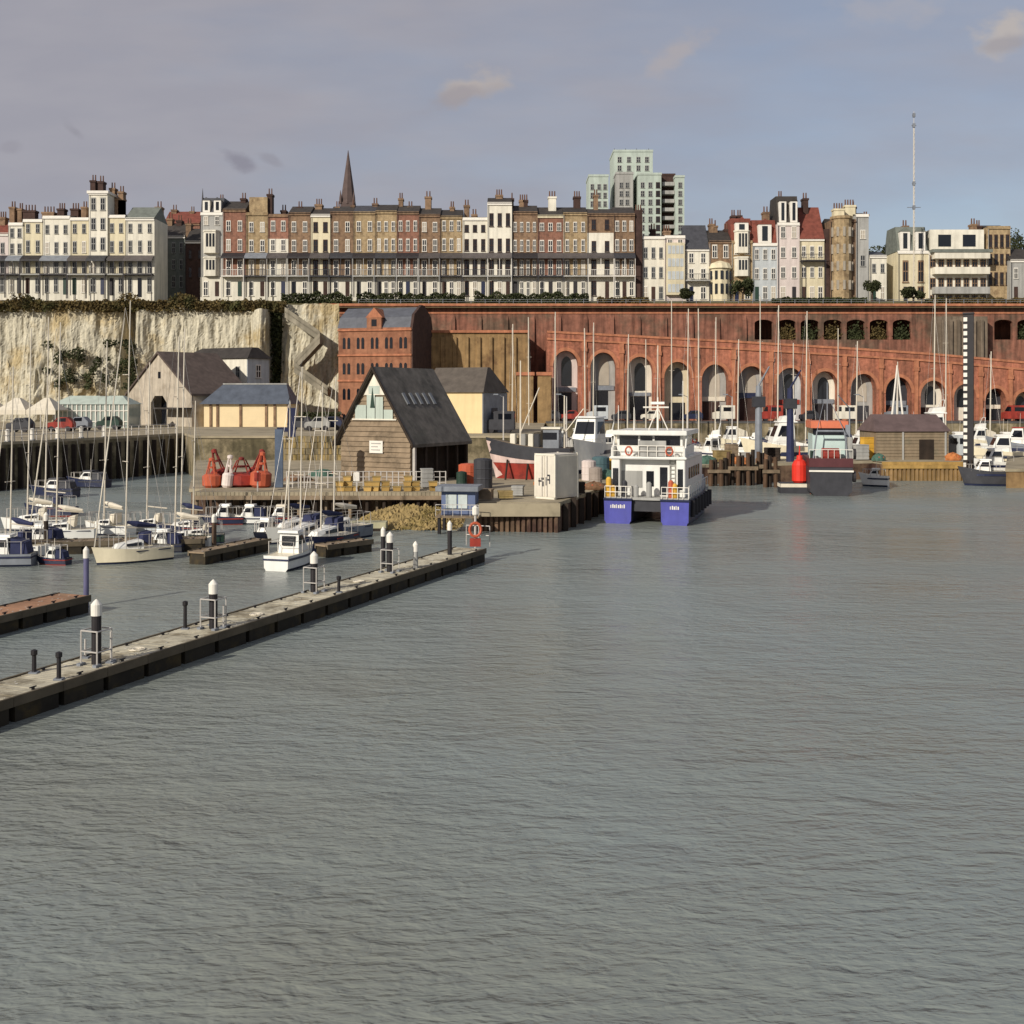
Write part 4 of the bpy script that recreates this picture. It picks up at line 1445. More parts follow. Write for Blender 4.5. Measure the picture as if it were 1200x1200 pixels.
# marquee and glass pavilion on the left quay
mq = empty('marquee', (X(22, 200), 200, UQ), 0, 'long white canvas marquee roof on the upper quay under the chalk cliff', 'marquee')
mb = MB()
for k in range(3):
    x0 = -9.5 + k * 5.4
    mb.prism([(x0, 0, 3.4), (x0 + 5.3, 0, 3.4), (x0 + 5.3, 6, 3.4), (x0, 6, 3.4)], [(x0 + 2.2, 2.6, 5.6), (x0 + 3.1, 2.6, 5.6), (x0 + 3.1, 3.4, 5.6), (x0 + 2.2, 3.4, 5.6)])
    mb.box(x0, x0 + 5.3, 0, .08, 2.6, 3.4)
mb.build('roof', [CANV], mq)
for k in range(7):
    mb = MB()
    mb.box(-9.5 + k * 2.66, -9.4 + k * 2.66, .1, .2, 0, 3.4)
    mb.build('post', [GALV], mq)
gp = empty('glass_pavilion', (X(106, 206), 206, UQ), 0, 'pale green glazed pavilion with white bars between the marquee and the stone shed', 'pavilion')
w3 = 44 * 206 / FPX
mb = MB()
mb.box(-w3, w3, .3, 7, 0, 4.4)
mb.build('glazing', [MINT], gp)
mb = MB()
mb.prism([(-w3 - .3, 0, 4.4), (w3 + .3, 0, 4.4), (w3 + .3, 7.3, 4.4), (-w3 - .3, 7.3, 4.4)], [(-w3 + 2, 3, 6.0), (w3 - 2, 3, 6.0), (w3 - 2, 4.4, 6.0), (-w3 + 2, 4.4, 6.0)])
mb.build('roof', [PALEG], gp)
mb = MB()
for k in range(17):
    xx = -w3 + 2 * w3 * k / 16
    mb.box(xx - .09, xx + .09, .14, .296, 0, 4.4)
for zz in (1.2, 3.2):
    mb.box(-w3, w3, .16, .29, zz - .08, zz + .08)
mb.build('glazing_frame', [FRAME], gp)

# small clutter on the upper quay
def simple(name, loc, rz, parts, label, cat, group=None):
    e_ = empty(name, loc, rz, label, cat, group)
    for pn, mb_, mm in parts:
        mb_.build(pn, mm, e_)
    return e_


def car(px, D, z, rz, paint, label, van=False):
    h = 1.5
    body, cab = MB(), MB()
    if van:
        body.px_([(-2.4, .5), (2.4, .5), (2.4, 1.9), (1.6, 2.1), (.9, 3.5), (-2.4, 3.5)], -1.0, 1.0)
        cab.px_([(.95, 2.2), (1.58, 2.2), (1.05, 3.2), (.95, 3.2)], -1.02, 1.02)
        cab.px_([(-1.9, 2.2), (.2, 2.2), (.2, 3.1), (-1.9, 3.1)], -1.02, 1.02)
        cab.box(-.85, .85, -2.42, -2.38, 2.2, 3.1)
    else:
        body.px_([(-2.1, .5), (2.1, .5), (2.15, 1.2), (1.9, 1.5), (1.0, 1.6), (.35, 2.35), (-1.2, 2.4), (-1.95, 1.7), (-2.15, 1.4)], -.86, .86)
        cab.px_([(-1.0, 1.65), (.75, 1.65), (.25, 2.22), (-1.05, 2.26)], -.88, .88)
        cab.prism([(-.7, .42, 2.3), (.7, .42, 2.3), (.7, 1.0, 1.66), (-.7, 1.0, 1.66)], [(-.7, .47, 2.35), (.7, .47, 2.35), (.7, 1.05, 1.7), (-.7, 1.05, 1.7)])
    e_ = empty('parked_van' if van else 'parked_car', (X(px, D), D, z), rz, label, 'van' if van else 'car')
    body.build('body', [paint], e_, bev=.06)
    cab.build('windscreen', [TINT], e_)
    for sx in (-1, 1):
        for yy in (-1.35, 1.35):
            mb = MB()
            mb.tube((sx * .7, yy, .45), (sx * .95, yy, .45), .45, None, 12)
            mb.build('wheel', [IRON], e_)
    return e_


def crates(px, D, w, h, m, label):
    e_ = empty('storage_crate', (X(px, D), D, LQ), R(rnd.uniform(-20, 20)), label, 'crate')
    mb = MB()
    mb.box(-w / 2, w / 2, -w * .35, w * .35, .12, h)
    for i in range(4):
        z0 = .15 + i * h / 4.2
        mb.box(-w / 2 - .04, w / 2 + .04, -w * .35 - .04, -w * .35, z0, z0 + h / 6)
    mb.build('body', [m], e_)
    mb = MB()
    mb.box(-w / 2 - .06, w / 2 + .06, -w * .38, w * .38, h, h + .12)
    mb.build('lid', [m], e_)


car(24, 182, UQ, R(80), DGREY, 'dark grey car parked before the marquee')
car(72, 186, UQ, R(92), REDP, 'red car parked between the marquee and the pavilion')
car(92, 190, UQ, R(85), GREYP, 'grey car parked before the glass pavilion')
car(128, 196, UQ, R(88), DGREEN, 'dark green car parked at the far end of the glass pavilion')
car(352, 192, UQ, R(80), DGREY, 'dark car parked on the upper quay past the harbour office')
car(372, 190, UQ, R(95), GREYW, 'pale grey car parked on the upper quay before the mission building')
car(388, 193, UQ, R(85), NAVY, 'navy car parked on the upper quay beside the barn roof')
car(586, 178, UQ, R(85), DGREY, 'dark grey van parked against the cream store building', van=True)
car(1121, 170, LQ, R(8), PALEB, 'pale blue van parked between the timber shed and the striped post', van=True)
car(646, 247, VQ, R(85), DGREY, 'dark car under the first brick arch')
car(700, 246, VQ, R(85), PALEB, 'pale van under the second brick arch', van=True)
car(848, 246, VQ, R(88), WHITE, 'white van parked between the fifth and sixth arch', van=True)
car(668, 247, VQ, R(85), REDP, 'red car under the brick pier after the first arch')
car(728, 245, VQ, R(92), DGREY, 'dark car before the pier of the third arch')
car(762, 246, VQ, R(84), WHITE, 'white car before the third arch')
car(812, 246, VQ, R(90), NAVY, 'navy car before the pier after the fourth arch')
car(904, 246, VQ, R(87), REDP, 'red van before the pier after the sixth arch', van=True)
car(948, 245, VQ, R(90), DGREY, 'dark car before the pier after the blue fronted arch')
car(990, 246, VQ, R(88), WHITE, 'white van before the pier after the white doored arch', van=True)
car(1188, 246, VQ, R(88), REDP, 'red van parked at the far arches by the photo edge', van=True)
for px, D, lab in ((806, 168, 'thin lamp post on the pier behind the catamaran stern'), (858, 170, 'thin lamp post on the pier behind the timber dolphins'), (1012, 172, 'thin lamp post between the workboat and the timber shed'), (590, 160, 'thin lamp post on the quay before the cream store'), (664, 150, 'thin lamp post on the quay behind the container')):
    e_ = empty('lamp_post', (X(px, D), D, LQ), 0, lab, 'lamp post')
    mb = MB()
    mb.lathe(0, 0, [(.16, 0), (.12, .5), (.08, 8.5), (.06, 9.4)], 8)
    mb.build('column', [GALV], e_)
    mb = MB()
    mb.tube((0, 0, 9.3), (-.9, -.3, 9.7), .05, None, 5)
    mb.cbox(-1.1, -.35, 9.62, .7, .28, .16)
    mb.build('lamp_head', [GREYP], e_)
crates(846, 158, 2.2, 1.6, SAND, 'ochre crate on the pier behind the short dark dolphin')
crates(857, 160, 1.8, 2.4, TIMB, 'tall timber crate on the pier behind the dolphins')
crates(878, 160, 2.4, 1.2, GREYW, 'low grey crate on the pier at the crane post')
crates(905, 162, 2.2, 1.8, DTIMB, 'dark crate on the pier beyond the crane post')
crates(1008, 163.5, 2.0, 2.2, GREYW, 'pale crate on the pier between the workboat and the timber shed')
crates(1016, 166, 1.6, 3.2, YEL, 'tall yellow crate on the pier against the timber shed')
car(1050, 247, VQ, R(88), GREYP, 'grey van parked by the shadowed arches', van=True)

# white bollards along the upper quay edge
ax_, ay_ = PT(-30, 138)
bx_, by_ = PT(216, 178)
def on_edge(px):
    t = (px - 600) / FPX
    # solve X/D = t on the edge line
    s = (t * ay_ - ax_) / ((bx_ - ax_) - t * (by_ - ay_))
    return ax_ + s * (bx_ - ax_), ay_ + s * (by_ - ay_)
proto = None
for px, lab in ((7, 'first in the row from the photo edge'), (36, 'below the marquee middle'), (66, 'below the red car'), (94, 'below the grey car'), (121, 'below the pavilion end')):
    x, y = on_edge(px)
    lbl = 'white bollard on the upper quay edge, ' + lab
    if proto is None:
        proto = empty('bollard', (x - .2, y + .9, UQ), 0, lbl, 'bollard', 'white bollards on the upper quay')
        mb = MB()
        mb.lathe(0, 0, [(.28, 0), (.26, 1.25), (.33, 1.3), (.33, 1.5), (.1, 1.62)], 10)
        mb.build('shaft', [FRAME], proto)
        mb = MB()
        mb.lathe(0, 0, [(.4, 0), (.4, .12)], 10)
        mb.build('base', [GREYP], proto)
    else:
        c = copy_tree(proto)
        c.location = (x - .2, y + .9, UQ)
        c['label'] = lbl
rl = empty('quay_railing', (X(95, 158), 158, UQ), 0, 'thin rail with slim posts along the upper quay edge above the dark wall', 'railing')
for i in range(26):
    x, y = on_edge(-10 + i * 8.6)
    mb = MB()
    mb.box(x - .05, x + .05, y + .25, y + .35, UQ, UQ + 1.5)
    mb.build('post', [GALV], rl, rl.location)
mb = MB()
for h in (.8, 1.5):
    x0, y0 = on_edge(-10)
    x1, y1 = on_edge(-10 + 25 * 8.6)
    mb.tube((x0, y0 + .3, UQ + h), (x1, y1 + .3, UQ + h), .045, None, 5)
mb.build('rail', [GALV], rl, rl.location)
# dark timber fender piles against the upper quay wall, and the blue workboats under it
fp = None
for k in range(22):
    px = -6 + k * 10.4
    x, y = on_edge(px)
    if fp is None:
        fp = empty('fender_pile', (x + .1, y - .45, -1), 0, 'dark timber fender pile against the upper quay wall', 'pile', 'fender piles of the upper quay')
        mb = MB()
        mb.box(-.26, .26, -.25, .25, 0, 6.4)
        mb.build('shaft', [DTIMB], fp)
    else:
        c = copy_tree(fp)
        c.location = (x + .1, y - .45, -1)

# right hand timber shed
ts = empty('timber_shed', (X(1069, 165), 165, LQ), R(2), 'long grey timber shed with a dark roof on the ochre walled pier', 'shed')
w4 = 43 * 165 / FPX
mb = MB()
boards(mb, -w4, w4, 0, 4.3, 0, 9)
mb.box(-w4, w4, .003, 7, 0, 4.3)
mb.build('wall', [mat('grey_brown_boards', (136, 120, 98), .9, .2, .6, streak=.2, second=(104, 100, 82))], ts)
mb = MB()
mb.prism([(-w4 - .3, -.4, 4.2), (w4 + .3, -.4, 4.2), (w4 + .3, 7.4, 4.2), (-w4 - .3, 7.4, 4.2)], [(-w4 + .6, 3, 6.7), (w4 - .6, 3, 6.7), (w4 - .6, 4, 6.7), (-w4 + .6, 4, 6.7)])
mb.build('roof', [mat('felt_roof', (96, 80, 78), .9, .25, .5)], ts)
for xx in (-w4 + 4.0, w4 - .5):
    mb = MB()
    mb.box(xx - .12, xx + .12, -.25, -.12, 0, 4.2)
    mb.build('post', [GREYW], ts)
mb = MB()
mb.box(1.0, 3.2, -.16, -.11, 0, 3.0)
mb.build('door', [DTIMB], ts)
mb = MB()
for i in range(21):
    px = 1034 + i * 5
    xx = X(px, 158.7)
    mb.box(xx - .18, xx + .18, 158.45, 158.72, -1, LQ - .4, 1)
mb.box(X(1034, 158.7), X(1136, 158.7), 158.72, 158.96, -1, LQ + .05, 0)
mb.box(X(1034, 158.7), X(1136, 158.7), 158.3, 158.719, LQ - .9, LQ - .4, 0)
tag(mb.build('pier_wall', [mat('ochre_timbering', (176, 142, 82), .9, .25, .5, streak=.3), OCH], org=(X(1085, 158.7), 158.7, 0)), 'ochre timbered front of the pier below the grey timber shed', 'pier wall')

# gauge post
D1 = 155.5
gpst = empty('striped_post', (X(1135, D1), D1, -1), R(-28), 'tall square black post with a white dashed face standing at the pier end', 'post')
hgt = Z(368, D1) + 1
mb = MB()
mb.box(-.66, .66, -.4, .4, 0, hgt)
mb.build('shaft', [BLACKP], gpst)
mb = MB()
n = 22
for i in range(n):
    z0 = 3.2 + (hgt - 3.3) * i / n
    mb.box(-.61, -.12, -.56, -.502, z0, z0 + (hgt - 3.3) / n * .6)
mb.build('gauge_marking', [FRAME], gpst)
mb = MB()
mb.box(-.72, .72, -.6, .6, hgt, hgt + .2)
mb.build('cap', [IRON], gpst)
mb = MB()
mb.tube((-.1, -.9, 0), (-.1, -.9, 4.2), .14, None, 6)
mb.tube((.5, -.9, 0), (.5, -.9, 4.2), .14, None, 6)
mb.build('fender', [DTIMB], gpst)

# shipping container
ct = empty('shipping_container', (X(638.5, 101.5), 101.5, LQ), R(-40), 'tall white shipping container with dark scribbled marks on its end', 'container')
cw, cd, chh = 1.22, 3.5, 4.15
mb = MB()
mb.box(-cw + .04, cw - .04, .04, cd - .04, .1, chh - .05)
for i in range(22):
    yy = .18 + i * (cd - .36) / 21
    mb.box(cw - .04, cw - .005, yy - .045, yy + .045, .25, chh - .2)
mb.build('body', [CONT], ct)
mb = MB()
for sx in (-1, 1):
    for yy in (.06, cd - .06):
        mb.box(*((cw - .16, cw) if sx > 0 else (-cw, -cw + .16)), yy - .08, yy + .08, 0, chh)
mb.box(-cw, cw, -.02, .06, chh - .18, chh)
mb.box(-cw, cw, -.02, .06, 0, .2)
mb.build('frame', [WHITE], ct)
for sx in (-.58, .58):
    mb = MB()
    mb.box(sx - .52, sx + .52, -.01, .035, .22, chh - .2)
    d = mb.build('door', [CONT], ct)
    mb = MB()
    mb.tube((sx * .5, -.06, .25), (sx * .5, -.06, chh - .22), .035, None, 6)
    mb.build('lock_bar', [GALV], d)
mb = MB()
for (a, b, c, d) in ((-.75, 1.55, -.35, 1.7), (-.7, 1.2, -.6, 1.9), (-.45, 1.75, -.1, 1.95), (-.25, 1.15, -.12, 1.6), (.1, 1.25, .2, 2.0), (.2, 1.7, .55, 1.85), (.5, 1.4, .62, 2.2), (.25, 2.1, .6, 2.25)):
    mb.box(a, c, -.024, -.012, b, d)
mb.build('lettering', [DGREY], ct)

# bins, drums and lobster gear on the sheet pile quay
def drum(px, D, r, h, m, label, cat='drum', name='drum'):
    e_ = empty(name, (X(px, D), D, LQ), 0, label, cat)
    mb = MB()
    mb.lathe(0, 0, [(r * .95, 0), (r, .05), (r, h * .33), (r * 1.04, h * .35), (r, h * .38), (r, h * .66), (r * 1.04, h * .68), (r, h * .7), (r, h * .97), (r * .9, h)], 14)
    mb.build('shell', [m], e_)
    mb = MB()
    mb.lathe(0, 0, [(r * .8, h + .002), (r * .8, h + .05), (r * .2, h + .12)], 12)
    mb.build('lid', [m], e_)
drum(566, 113, .95, 3.0, DGREY, 'dark charcoal tank standing between the barn and the red trawler', 'tank', 'tank')
drum(549, 116, 1.05, 2.3, ORNG, 'orange mooring buoy standing on the quay at the barn corner', 'buoy', 'mooring_buoy')
drum(541, 114, .55, 1.6, DGREEN, 'green drum next to the orange mooring buoy')
drum(698, 118, .7, 1.8, mat('grey_drum', (150, 138, 128), .7), 'pale grey drum behind the container by the catamaran')
drum(690, 124, .8, 2.2, PINKW, 'pinkish drum on the quay past the container')
drum(704, 128, 1.0, 2.4, TEAL, 'teal drum on the quay beside the motor cruiser')
drum(718, 130, .7, 2.2, YEL, 'yellow drum at the quay edge next to the catamaran')

crates(568, 100.5, 1.4, .9, TIMB, 'pale timber crate at the quay corner over the rusty piling')
crates(592, 101, 1.2, .7, SAND, 'ochre crate lying near the quay corner crate')
crates(607, 104, 1.0, .9, GREYW, 'grey crate before the bow of the red trawler')
crates(676, 106, 1.3, 1.1, DTIMB, 'dark timber crate behind the white container')
crates(500, 113.6, 1.1, 1.9, GREYW, 'tall pale crate beside the railing under the barn eaves')

# rib details of the sheet piled quay corner
mb = MB()
pts = [PT(560, 99.2), PT(655, 98.2)]
for i in range(15):
    t_ = (i + .5) / 15
    x = pts[0][0] + (pts[1][0] - pts[0][0]) * t_
    y = pts[0][1] + (pts[1][1] - pts[0][1]) * t_
    mb.pz_([(x - .2, y - .003), (x - .12, y - .3), (x + .12, y - .3), (x + .2, y - .003)], -1, 1.45)
mb.box(X(559, 98.6), X(656, 98.6), 97.75, 98.15, 1.45, LQ - .05, 1)
tag(mb.build('sheet_pile_wall', [RUST, PAVE], org=(X(610, 98), 98, 0)), 'ribbed rusty sheet pile wall under the container quay', 'quay wall')
tf = empty('timber_fendering', (X(690, 110), 110, 0), 0, 'dark timber fendering along the shaded quay side next to the catamaran', 'fendering')
for i in range(9):
    mb = MB()
    t_ = (i + .3) / 9
    xa, ya = PT(656, 98.6)
    xb, yb_ = PT(728, 124)
    x, y = xa + (xb - xa) * t_, ya + (yb_ - ya) * t_
    mb.cbox(x + .3, y, -1, .45, .45, 3.4 + (i % 2) * .3)
    mb.build('pile', [DTIMB], tf, tf.location)

# timber jetty along the lower quay
tj = empty('timber_jetty', (X(380, 109), 109, 0), 0, 'long pale decked timber jetty on dark piles in front of the barn', 'jetty')
lo = tj.location
x0, x1 = X(226, 109), X(524, 109)
mb = MB()
mb.box(x0, x1, 109, 113.2, 2.35, 2.62)
for i in range(60):
    xx = x0 + (x1 - x0) * i / 60
    mb.box(xx, xx + .38, 108.85, 109, 2.3, 2.64)
mb.build('deck', [PAVE], tj, lo)
mb = MB()
mb.box(x0, x1, 108.7, 108.84, 1.9, 2.3)
mb.build('fascia', [TIMB], tj, lo)
for i in range(30):
    xx = x0 + .3 + (x1 - x0 - .6) * i / 29
    mb = MB()
    mb.tube((xx, 109.3 + (i % 2) * .8, -1), (xx, 109.3 + (i % 2) * .8, 2.35), .2, None, 7)
    mb.build('pile', [DTIMB if i % 3 else TIMB], tj, lo)
fr = empty('jetty_railing', (X(440, 113), 113, LQ), 0, 'thin galvanised railing along the lower quay in front of the barn', 'railing')
for i in range(28):
    xx = X(336 + i * 6.9, 113.6)
    mb = MB()
    mb.box(xx - .05, xx + .05, 113.5, 113.6, LQ, LQ + 1.75)
    mb.build('post', [GALV], fr, fr.location)
mb = MB()
for h in (.6, 1.15, 1.7):
    mb.box(X(336, 113.6), X(336 + 27 * 6.9, 113.6), 113.51, 113.59, LQ + h - .03, LQ + h + .03)
mb.build('rail', [GALV], fr, fr.location)
# life ring and small posts on the jetty
for px, m, lab in ((418, FRAME, 'white life ring post on the jetty before the barn gable'), (302, REDP, 'red safety post at the jetty under the red buoys')):
    e_ = empty('safety_post', (X(px, 110), 110, 2.62), 0, lab, 'post')
    mb = MB()
    mb.box(-.07, .07, -.05, .05, 0, 2.0)
    mb.build('shaft', [GALV], e_)
    mb = MB()
    mb.box(-.32, .32, -.16, -.05, 1.0, 1.9)
    mb.build('housing', [m], e_, bev=.05)

# yellow fish boxes stacked along the jetty
fbx = None
for i, (px, k) in enumerate([(400, 2), (408, 3), (416, 1), (432, 2), (441, 3), (452, 2), (466, 1), (478, 3), (487, 2), (508, 2)]):
    for j in range(k):
        lbl = 'yellow fish box in the stacks along the jetty before the barn'
        loc = (X(px, 110.4) + rnd.uniform(-.05, .05), 110.4 + rnd.uniform(-.3, .3), 2.64 + j * .5)
        if fbx is None:
            fbx = empty('fish_box', loc, 0, lbl, 'box', 'yellow fish boxes on the jetty')
            mb = MB()
            mb.prism([(-.36, -.25, 0), (.36, -.25, 0), (.36, .25, 0), (-.36, .25, 0)], [(-.42, -.3, .44), (.42, -.3, .44), (.42, .3, .44), (-.42, .3, .44)])
            mb.build('box', [mat('fish_box_yellow', (172, 140, 80), .6, .2, .9, rand=.25)], fbx)
            mb = MB()
            for ya, yb in ((-.34, -.26), (.26, .34)):
                mb.box(-.46, .46, ya, yb, .4, .48)
            for xa, xb in ((-.46, -.38), (.38, .46)):
                mb.box(xa, xb, -.26, .26, .4, .48)
            mb.build('rim', [SAND], fbx)
        else:
            c = copy_tree(fbx)
            c.location = loc
            c.rotation_euler = (0, 0, rnd.uniform(-.3, .3))
# pale low float and weedy bank under the jetty
mb = MB()
def bank_z(x, y):
    t_ = (y - 99.5) / 9.5
    u = (x - X(478, 104)) / 5.2
    return 1.5 * max(0, t_) ** .9 * max(0, 1 - abs(u) ** 2.4) + .35 * noise.noise(Vector((x * .9, y * .9, 0))) * max(0, 1 - u * u) - .15
nx, ny = 110, 80
for j in range(ny + 1):
    for i in range(nx + 1):
        x = X(478, 104) - 5.2 + 10.4 * i / nx
        y = 99.5 + 9.3 * j / ny
        mb.v.append((x, y, bank_z(x, y) + .4 * abs(noise.noise(Vector((x * 2.2, y * 2.2, 2)))) + .25 * noise.noise(Vector((x * 6, y * 6, 5)))))
for j in range(ny):
    for i in range(nx):
        a = j * (nx + 1) + i
        mb.f.append((a, a + 1, a + nx + 2, a + nx + 1))
        mb.m.append(0)
tag(mb.build('rubble', [SAND]), kind='stuff', label='ochre weedy rubble bank sloping into the water below the jetty', cat='rubble bank')
pf = empty('work_pontoon', (X(425, 100), 100, 0), R(2), 'low pale work pontoon floating before the weedy bank', 'pontoon')
mb = MB()
mb.box(-2.4, 2.2, -1, 1, -.3, .75, 0)
mb.build('hull', [mat('pale_green_paint', (178, 172, 140), .8, .15, .8, streak=.2)], pf, bev=.05)
mb = MB()
mb.box(-2.45, 2.25, -1.05, -.98, -.1, .25, 0)
mb.build('fender', [DTIMB], pf)

# blue hut
hut = empty('harbour_hut', (X(537, 97.5), 97.5, 0), R(-6), 'small blue grey harbour hut on legs with pale windows and a flat roof', 'hut')
mb = MB()
mb.box(-1.5, 1.5, 0, 2.2, 1.6, 3.7)
mb.build('wall', [mat('blue_grey_paint', (96, 108, 138), .6, .12, .6)], hut)
mb = MB()
mb.box(-1.95, 1.85, -.6, 2.6, 3.7, 4.15)
mb.build('roof', [GREYP], hut, bev=.04)
for xa, xb in ((-1.1, -.15), (.0, .8)):
    mb = MB()
    mb.box(xa, xb, -.06, -.004, 2.2, 3.4)
    mb.build('window', [mat('pale_pane', (196, 204, 200), .25, spec=.5)], hut)
mb = MB()
mb.box(-1.9, 1.9, -.8, 2.6, 1.42, 1.58)
mb.build('floor', [TIMB], hut)
for xx in (-1.6, 1.6):
    for yy in (-.5, 2.2):
        mb = MB()
        mb.tube((xx, yy, -1), (xx, yy, 1.42), .16, None, 7)
        mb.build('leg', [BLACKP], hut)
mb = MB()
for h in (.55, 1.0):
    mb.box(-1.9, 1.9, -.8, -.76, 1.58 + h - .03, 1.58 + h + .03)
for i in range(6):
    mb.box(-1.9 + i * .76, -1.86 + i * .76, -.8, -.76, 1.58, 2.6)
mb.build('railing', [GALV], hut)

# red buoys laid up on the quay
def lbuoy(px, D, h, w, m, tilt, label, m2=None):
    e_ = empty('navigation_buoy', (X(px, D), D, LQ), 0, label, 'buoy', 'buoys laid up on the quay')
    e_.rotation_euler = (0, R(tilt), 0)
    mb = MB()
    mb.lathe(0, 0, [(w * .35, 0), (w * .5, .25), (w * .5, h * .4), (w * .34, h * .47)], 14)
    mb.build('float', [m], e_)
    mb = MB()
    for k in range(4):
        a = R(45 + 90 * k)
        mb.tube((w * .32 * math.cos(a), w * .32 * math.sin(a), h * .45), (w * .12 * math.cos(a), w * .12 * math.sin(a), h * .92), .09, .07, 5)
    mb.lathe(0, 0, [(w * .2, h * .66), (w * .2, h * .72)], 10)
    mb.build('tower', [m2 or m], e_)
    mb = MB()
    mb.lathe(0, 0, [(.14, h * .9), (.3, h * .92), (.3, h), (.05, h * 1.03)], 10)
    mb.build('topmark', [m2 or m], e_)
lbuoy(248, 114.4, 3.0, 1.9, ORNG, 0, 'orange red navigation buoy at the jetty end, first of those laid up')
lbuoy(261, 116.5, 3.9, 2.0, REDP, -14, 'dark red navigation buoy leaning toward the jetty end')
lbuoy(266, 114.2, 3.3, 1.2, mat('buoy_white', (220, 206, 196), .6), 6, 'white navigation buoy standing among the red ones')
lbuoy(283, 116, 3.0, 4.0, REDP, 0, 'broad dark red buoy in the middle of the laid up row')
lbuoy(305, 114.6, 3.6, 2.2, ORNG, 4, 'orange buoy next to the blue grey mooring pile')
lbuoy(296, 118.5, 3.8, 1.7, REDP, 16, 'slim dark red buoy tilted behind the orange one')
e_ = empty('mooring_pile', (X(327, 114.5), 114.5, LQ), R(10), 'blue grey steel post with a bracket next to the laid up buoys', 'post')
mb = MB()
mb.box(-.42, .42, -.4, .4, 0, Z(503, 114.5) - LQ)
mb.build('shaft', [mat('blue_grey_steel', (94, 106, 124), .6, .2, .8, streak=.2)], e_, bev=.04)
mb = MB()
mb.box(-.2, 1.7, -.25, .25, Z(506, 114.5) - LQ, Z(501, 114.5) - LQ)
mb.box(.9, 1.7, -.35, .35, Z(512, 114.5) - LQ, Z(478, 114.5) - LQ)
mb.build('bracket', [CANVB], e_)
# stone wall strip between the quay levels
mb = MB()
for i in range(46):
    for j in range(4):
        p_ = 333 + i * 1.55
        mb.box(X(p_, 163.5), X(p_ + 1.4, 163.5), 163.4 + rnd.uniform(-.12, .1), 164.9, LQ + j * .9 - .02, LQ + j * .9 + .84, rnd.choice((0, 0, 1)))
tag(mb.build('rough_stone_wall', [STONE, SAND], org=(X(366, 164), 164, LQ)), 'rough tan stone wall between the quay levels, before the cliff steps', 'wall')
# ------------------------------------------------------------------ boats
def hull(mb, L, B, fb, stern=.8, keel=.5, y0=None, mi=(0, 1, 2), rake=.5, n=18, sheer=.35, boot=.14, x0=0.0):
    """lofted hull, bow toward +y: topsides, bottom below the boot line, deck"""
    y0 = -L / 2 if y0 is None else y0
    st = []
    for i in range(n + 1):
        t = i / n
        if t < .45:
            f = stern + (1 - stern) * math.sin(t / .45 * math.pi / 2)
        else:
            f = max(.02, 1 - ((t - .45) / .55) ** 2.3)
        hb = B / 2 * f
        zs = fb * (1 + sheer * max(0, t - .25) ** 2 * 1.6)
        y = y0 + t * L * .93
        rk = lambda z: rake * L * .14 * t ** 4 * (z / zs)
        kz = -keel * (1 - t ** 3)
        sec = [(0, kz), (hb * .72, kz * .45), (hb * .93, boot * fb), (hb * .985, boot * fb + .02), (hb * 1.0, zs * .6), (hb * 1.03, zs)]
        st.append([(x, y + rk(z), z) for x, z in sec])
    for a, b in zip(st[:-1], st[1:]):
        for k in range(5):
            m = mi[1] if k < 2 else mi[0]
            for sg in (1, -1):
                q = [a[k], b[k], b[k + 1], a[k + 1]]
                mb.poly([(x0 + sg * x, y, z) for x, y, z in q], m)
        q = [a[5], b[5]]
        mb.poly([(x0 + a[5][0] * .97, a[5][1], a[5][2] - .05), (x0 + b[5][0] * .97, b[5][1], b[5][2] - .05), (x0 - b[5][0] * .97, b[5][1], b[5][2] - .05), (x0 - a[5][0] * .97, a[5][1], a[5][2] - .05)], mi[2])
    tr = st[0]
    mb.poly([(x0 + x, y, z) for x, y, z in tr] + [(x0 - x, y, z) for x, y, z in tr[::-1]], mi[3] if len(mi) > 3 else mi[0])
    return st


def spar_rig(root, h, y, z, L, boom=.42, cover=None, spread=2, stays=True, lean=0.0, heavy=.075):
    mb = MB()
    mb.tube((0, y, z), (lean, y - .02 * h, z + h), heavy, heavy * .6, 7)
    m_ = mb.build('mast', [ALU], root)
    for k in range(spread):
        mb = MB()
        zz = z + h * (k + 1) / (spread + 1) * 1.05
        mb.tube((-.55, y, zz), (.55, y, zz), .035, None, 4)
        mb.build('spreader', [ALU], m_)
    mb = MB()
    mb.tube((lean, y, z + h), (lean - .25, y, z + h + .5), .03, .02, 4)
    mb.build('wind_vane', [IRON], m_)
    if stays:
        mb = MB()
        for q in ((0, L * .48, z * .8), (0, -L * .47, z * .8)):
            mb.tube(q, (lean, y, z + h * .97), .014, None, 3)
        mb.build('rigging', [GALV], root)
    if boom:
        mb = MB()
        mb.tube((0, y - .1, z + 1.5), (0, y - L * boom, z + 1.35), .06, None, 6)
        b_ = mb.build('boom', [ALU], root)
        if cover:
            mb = MB()
            yy = [y - .15, y - L * boom * .35, y - L * boom * .97]
            mb.tube((0, yy[0], z + 1.9), (0, yy[1], z + 1.72), .1, .24, 7)
            mb.tube((0, yy[1], z + 1.72), (0, yy[2], z + 1.5), .24, .12, 7)
            mb.build('sail_cover', [cover], b_)


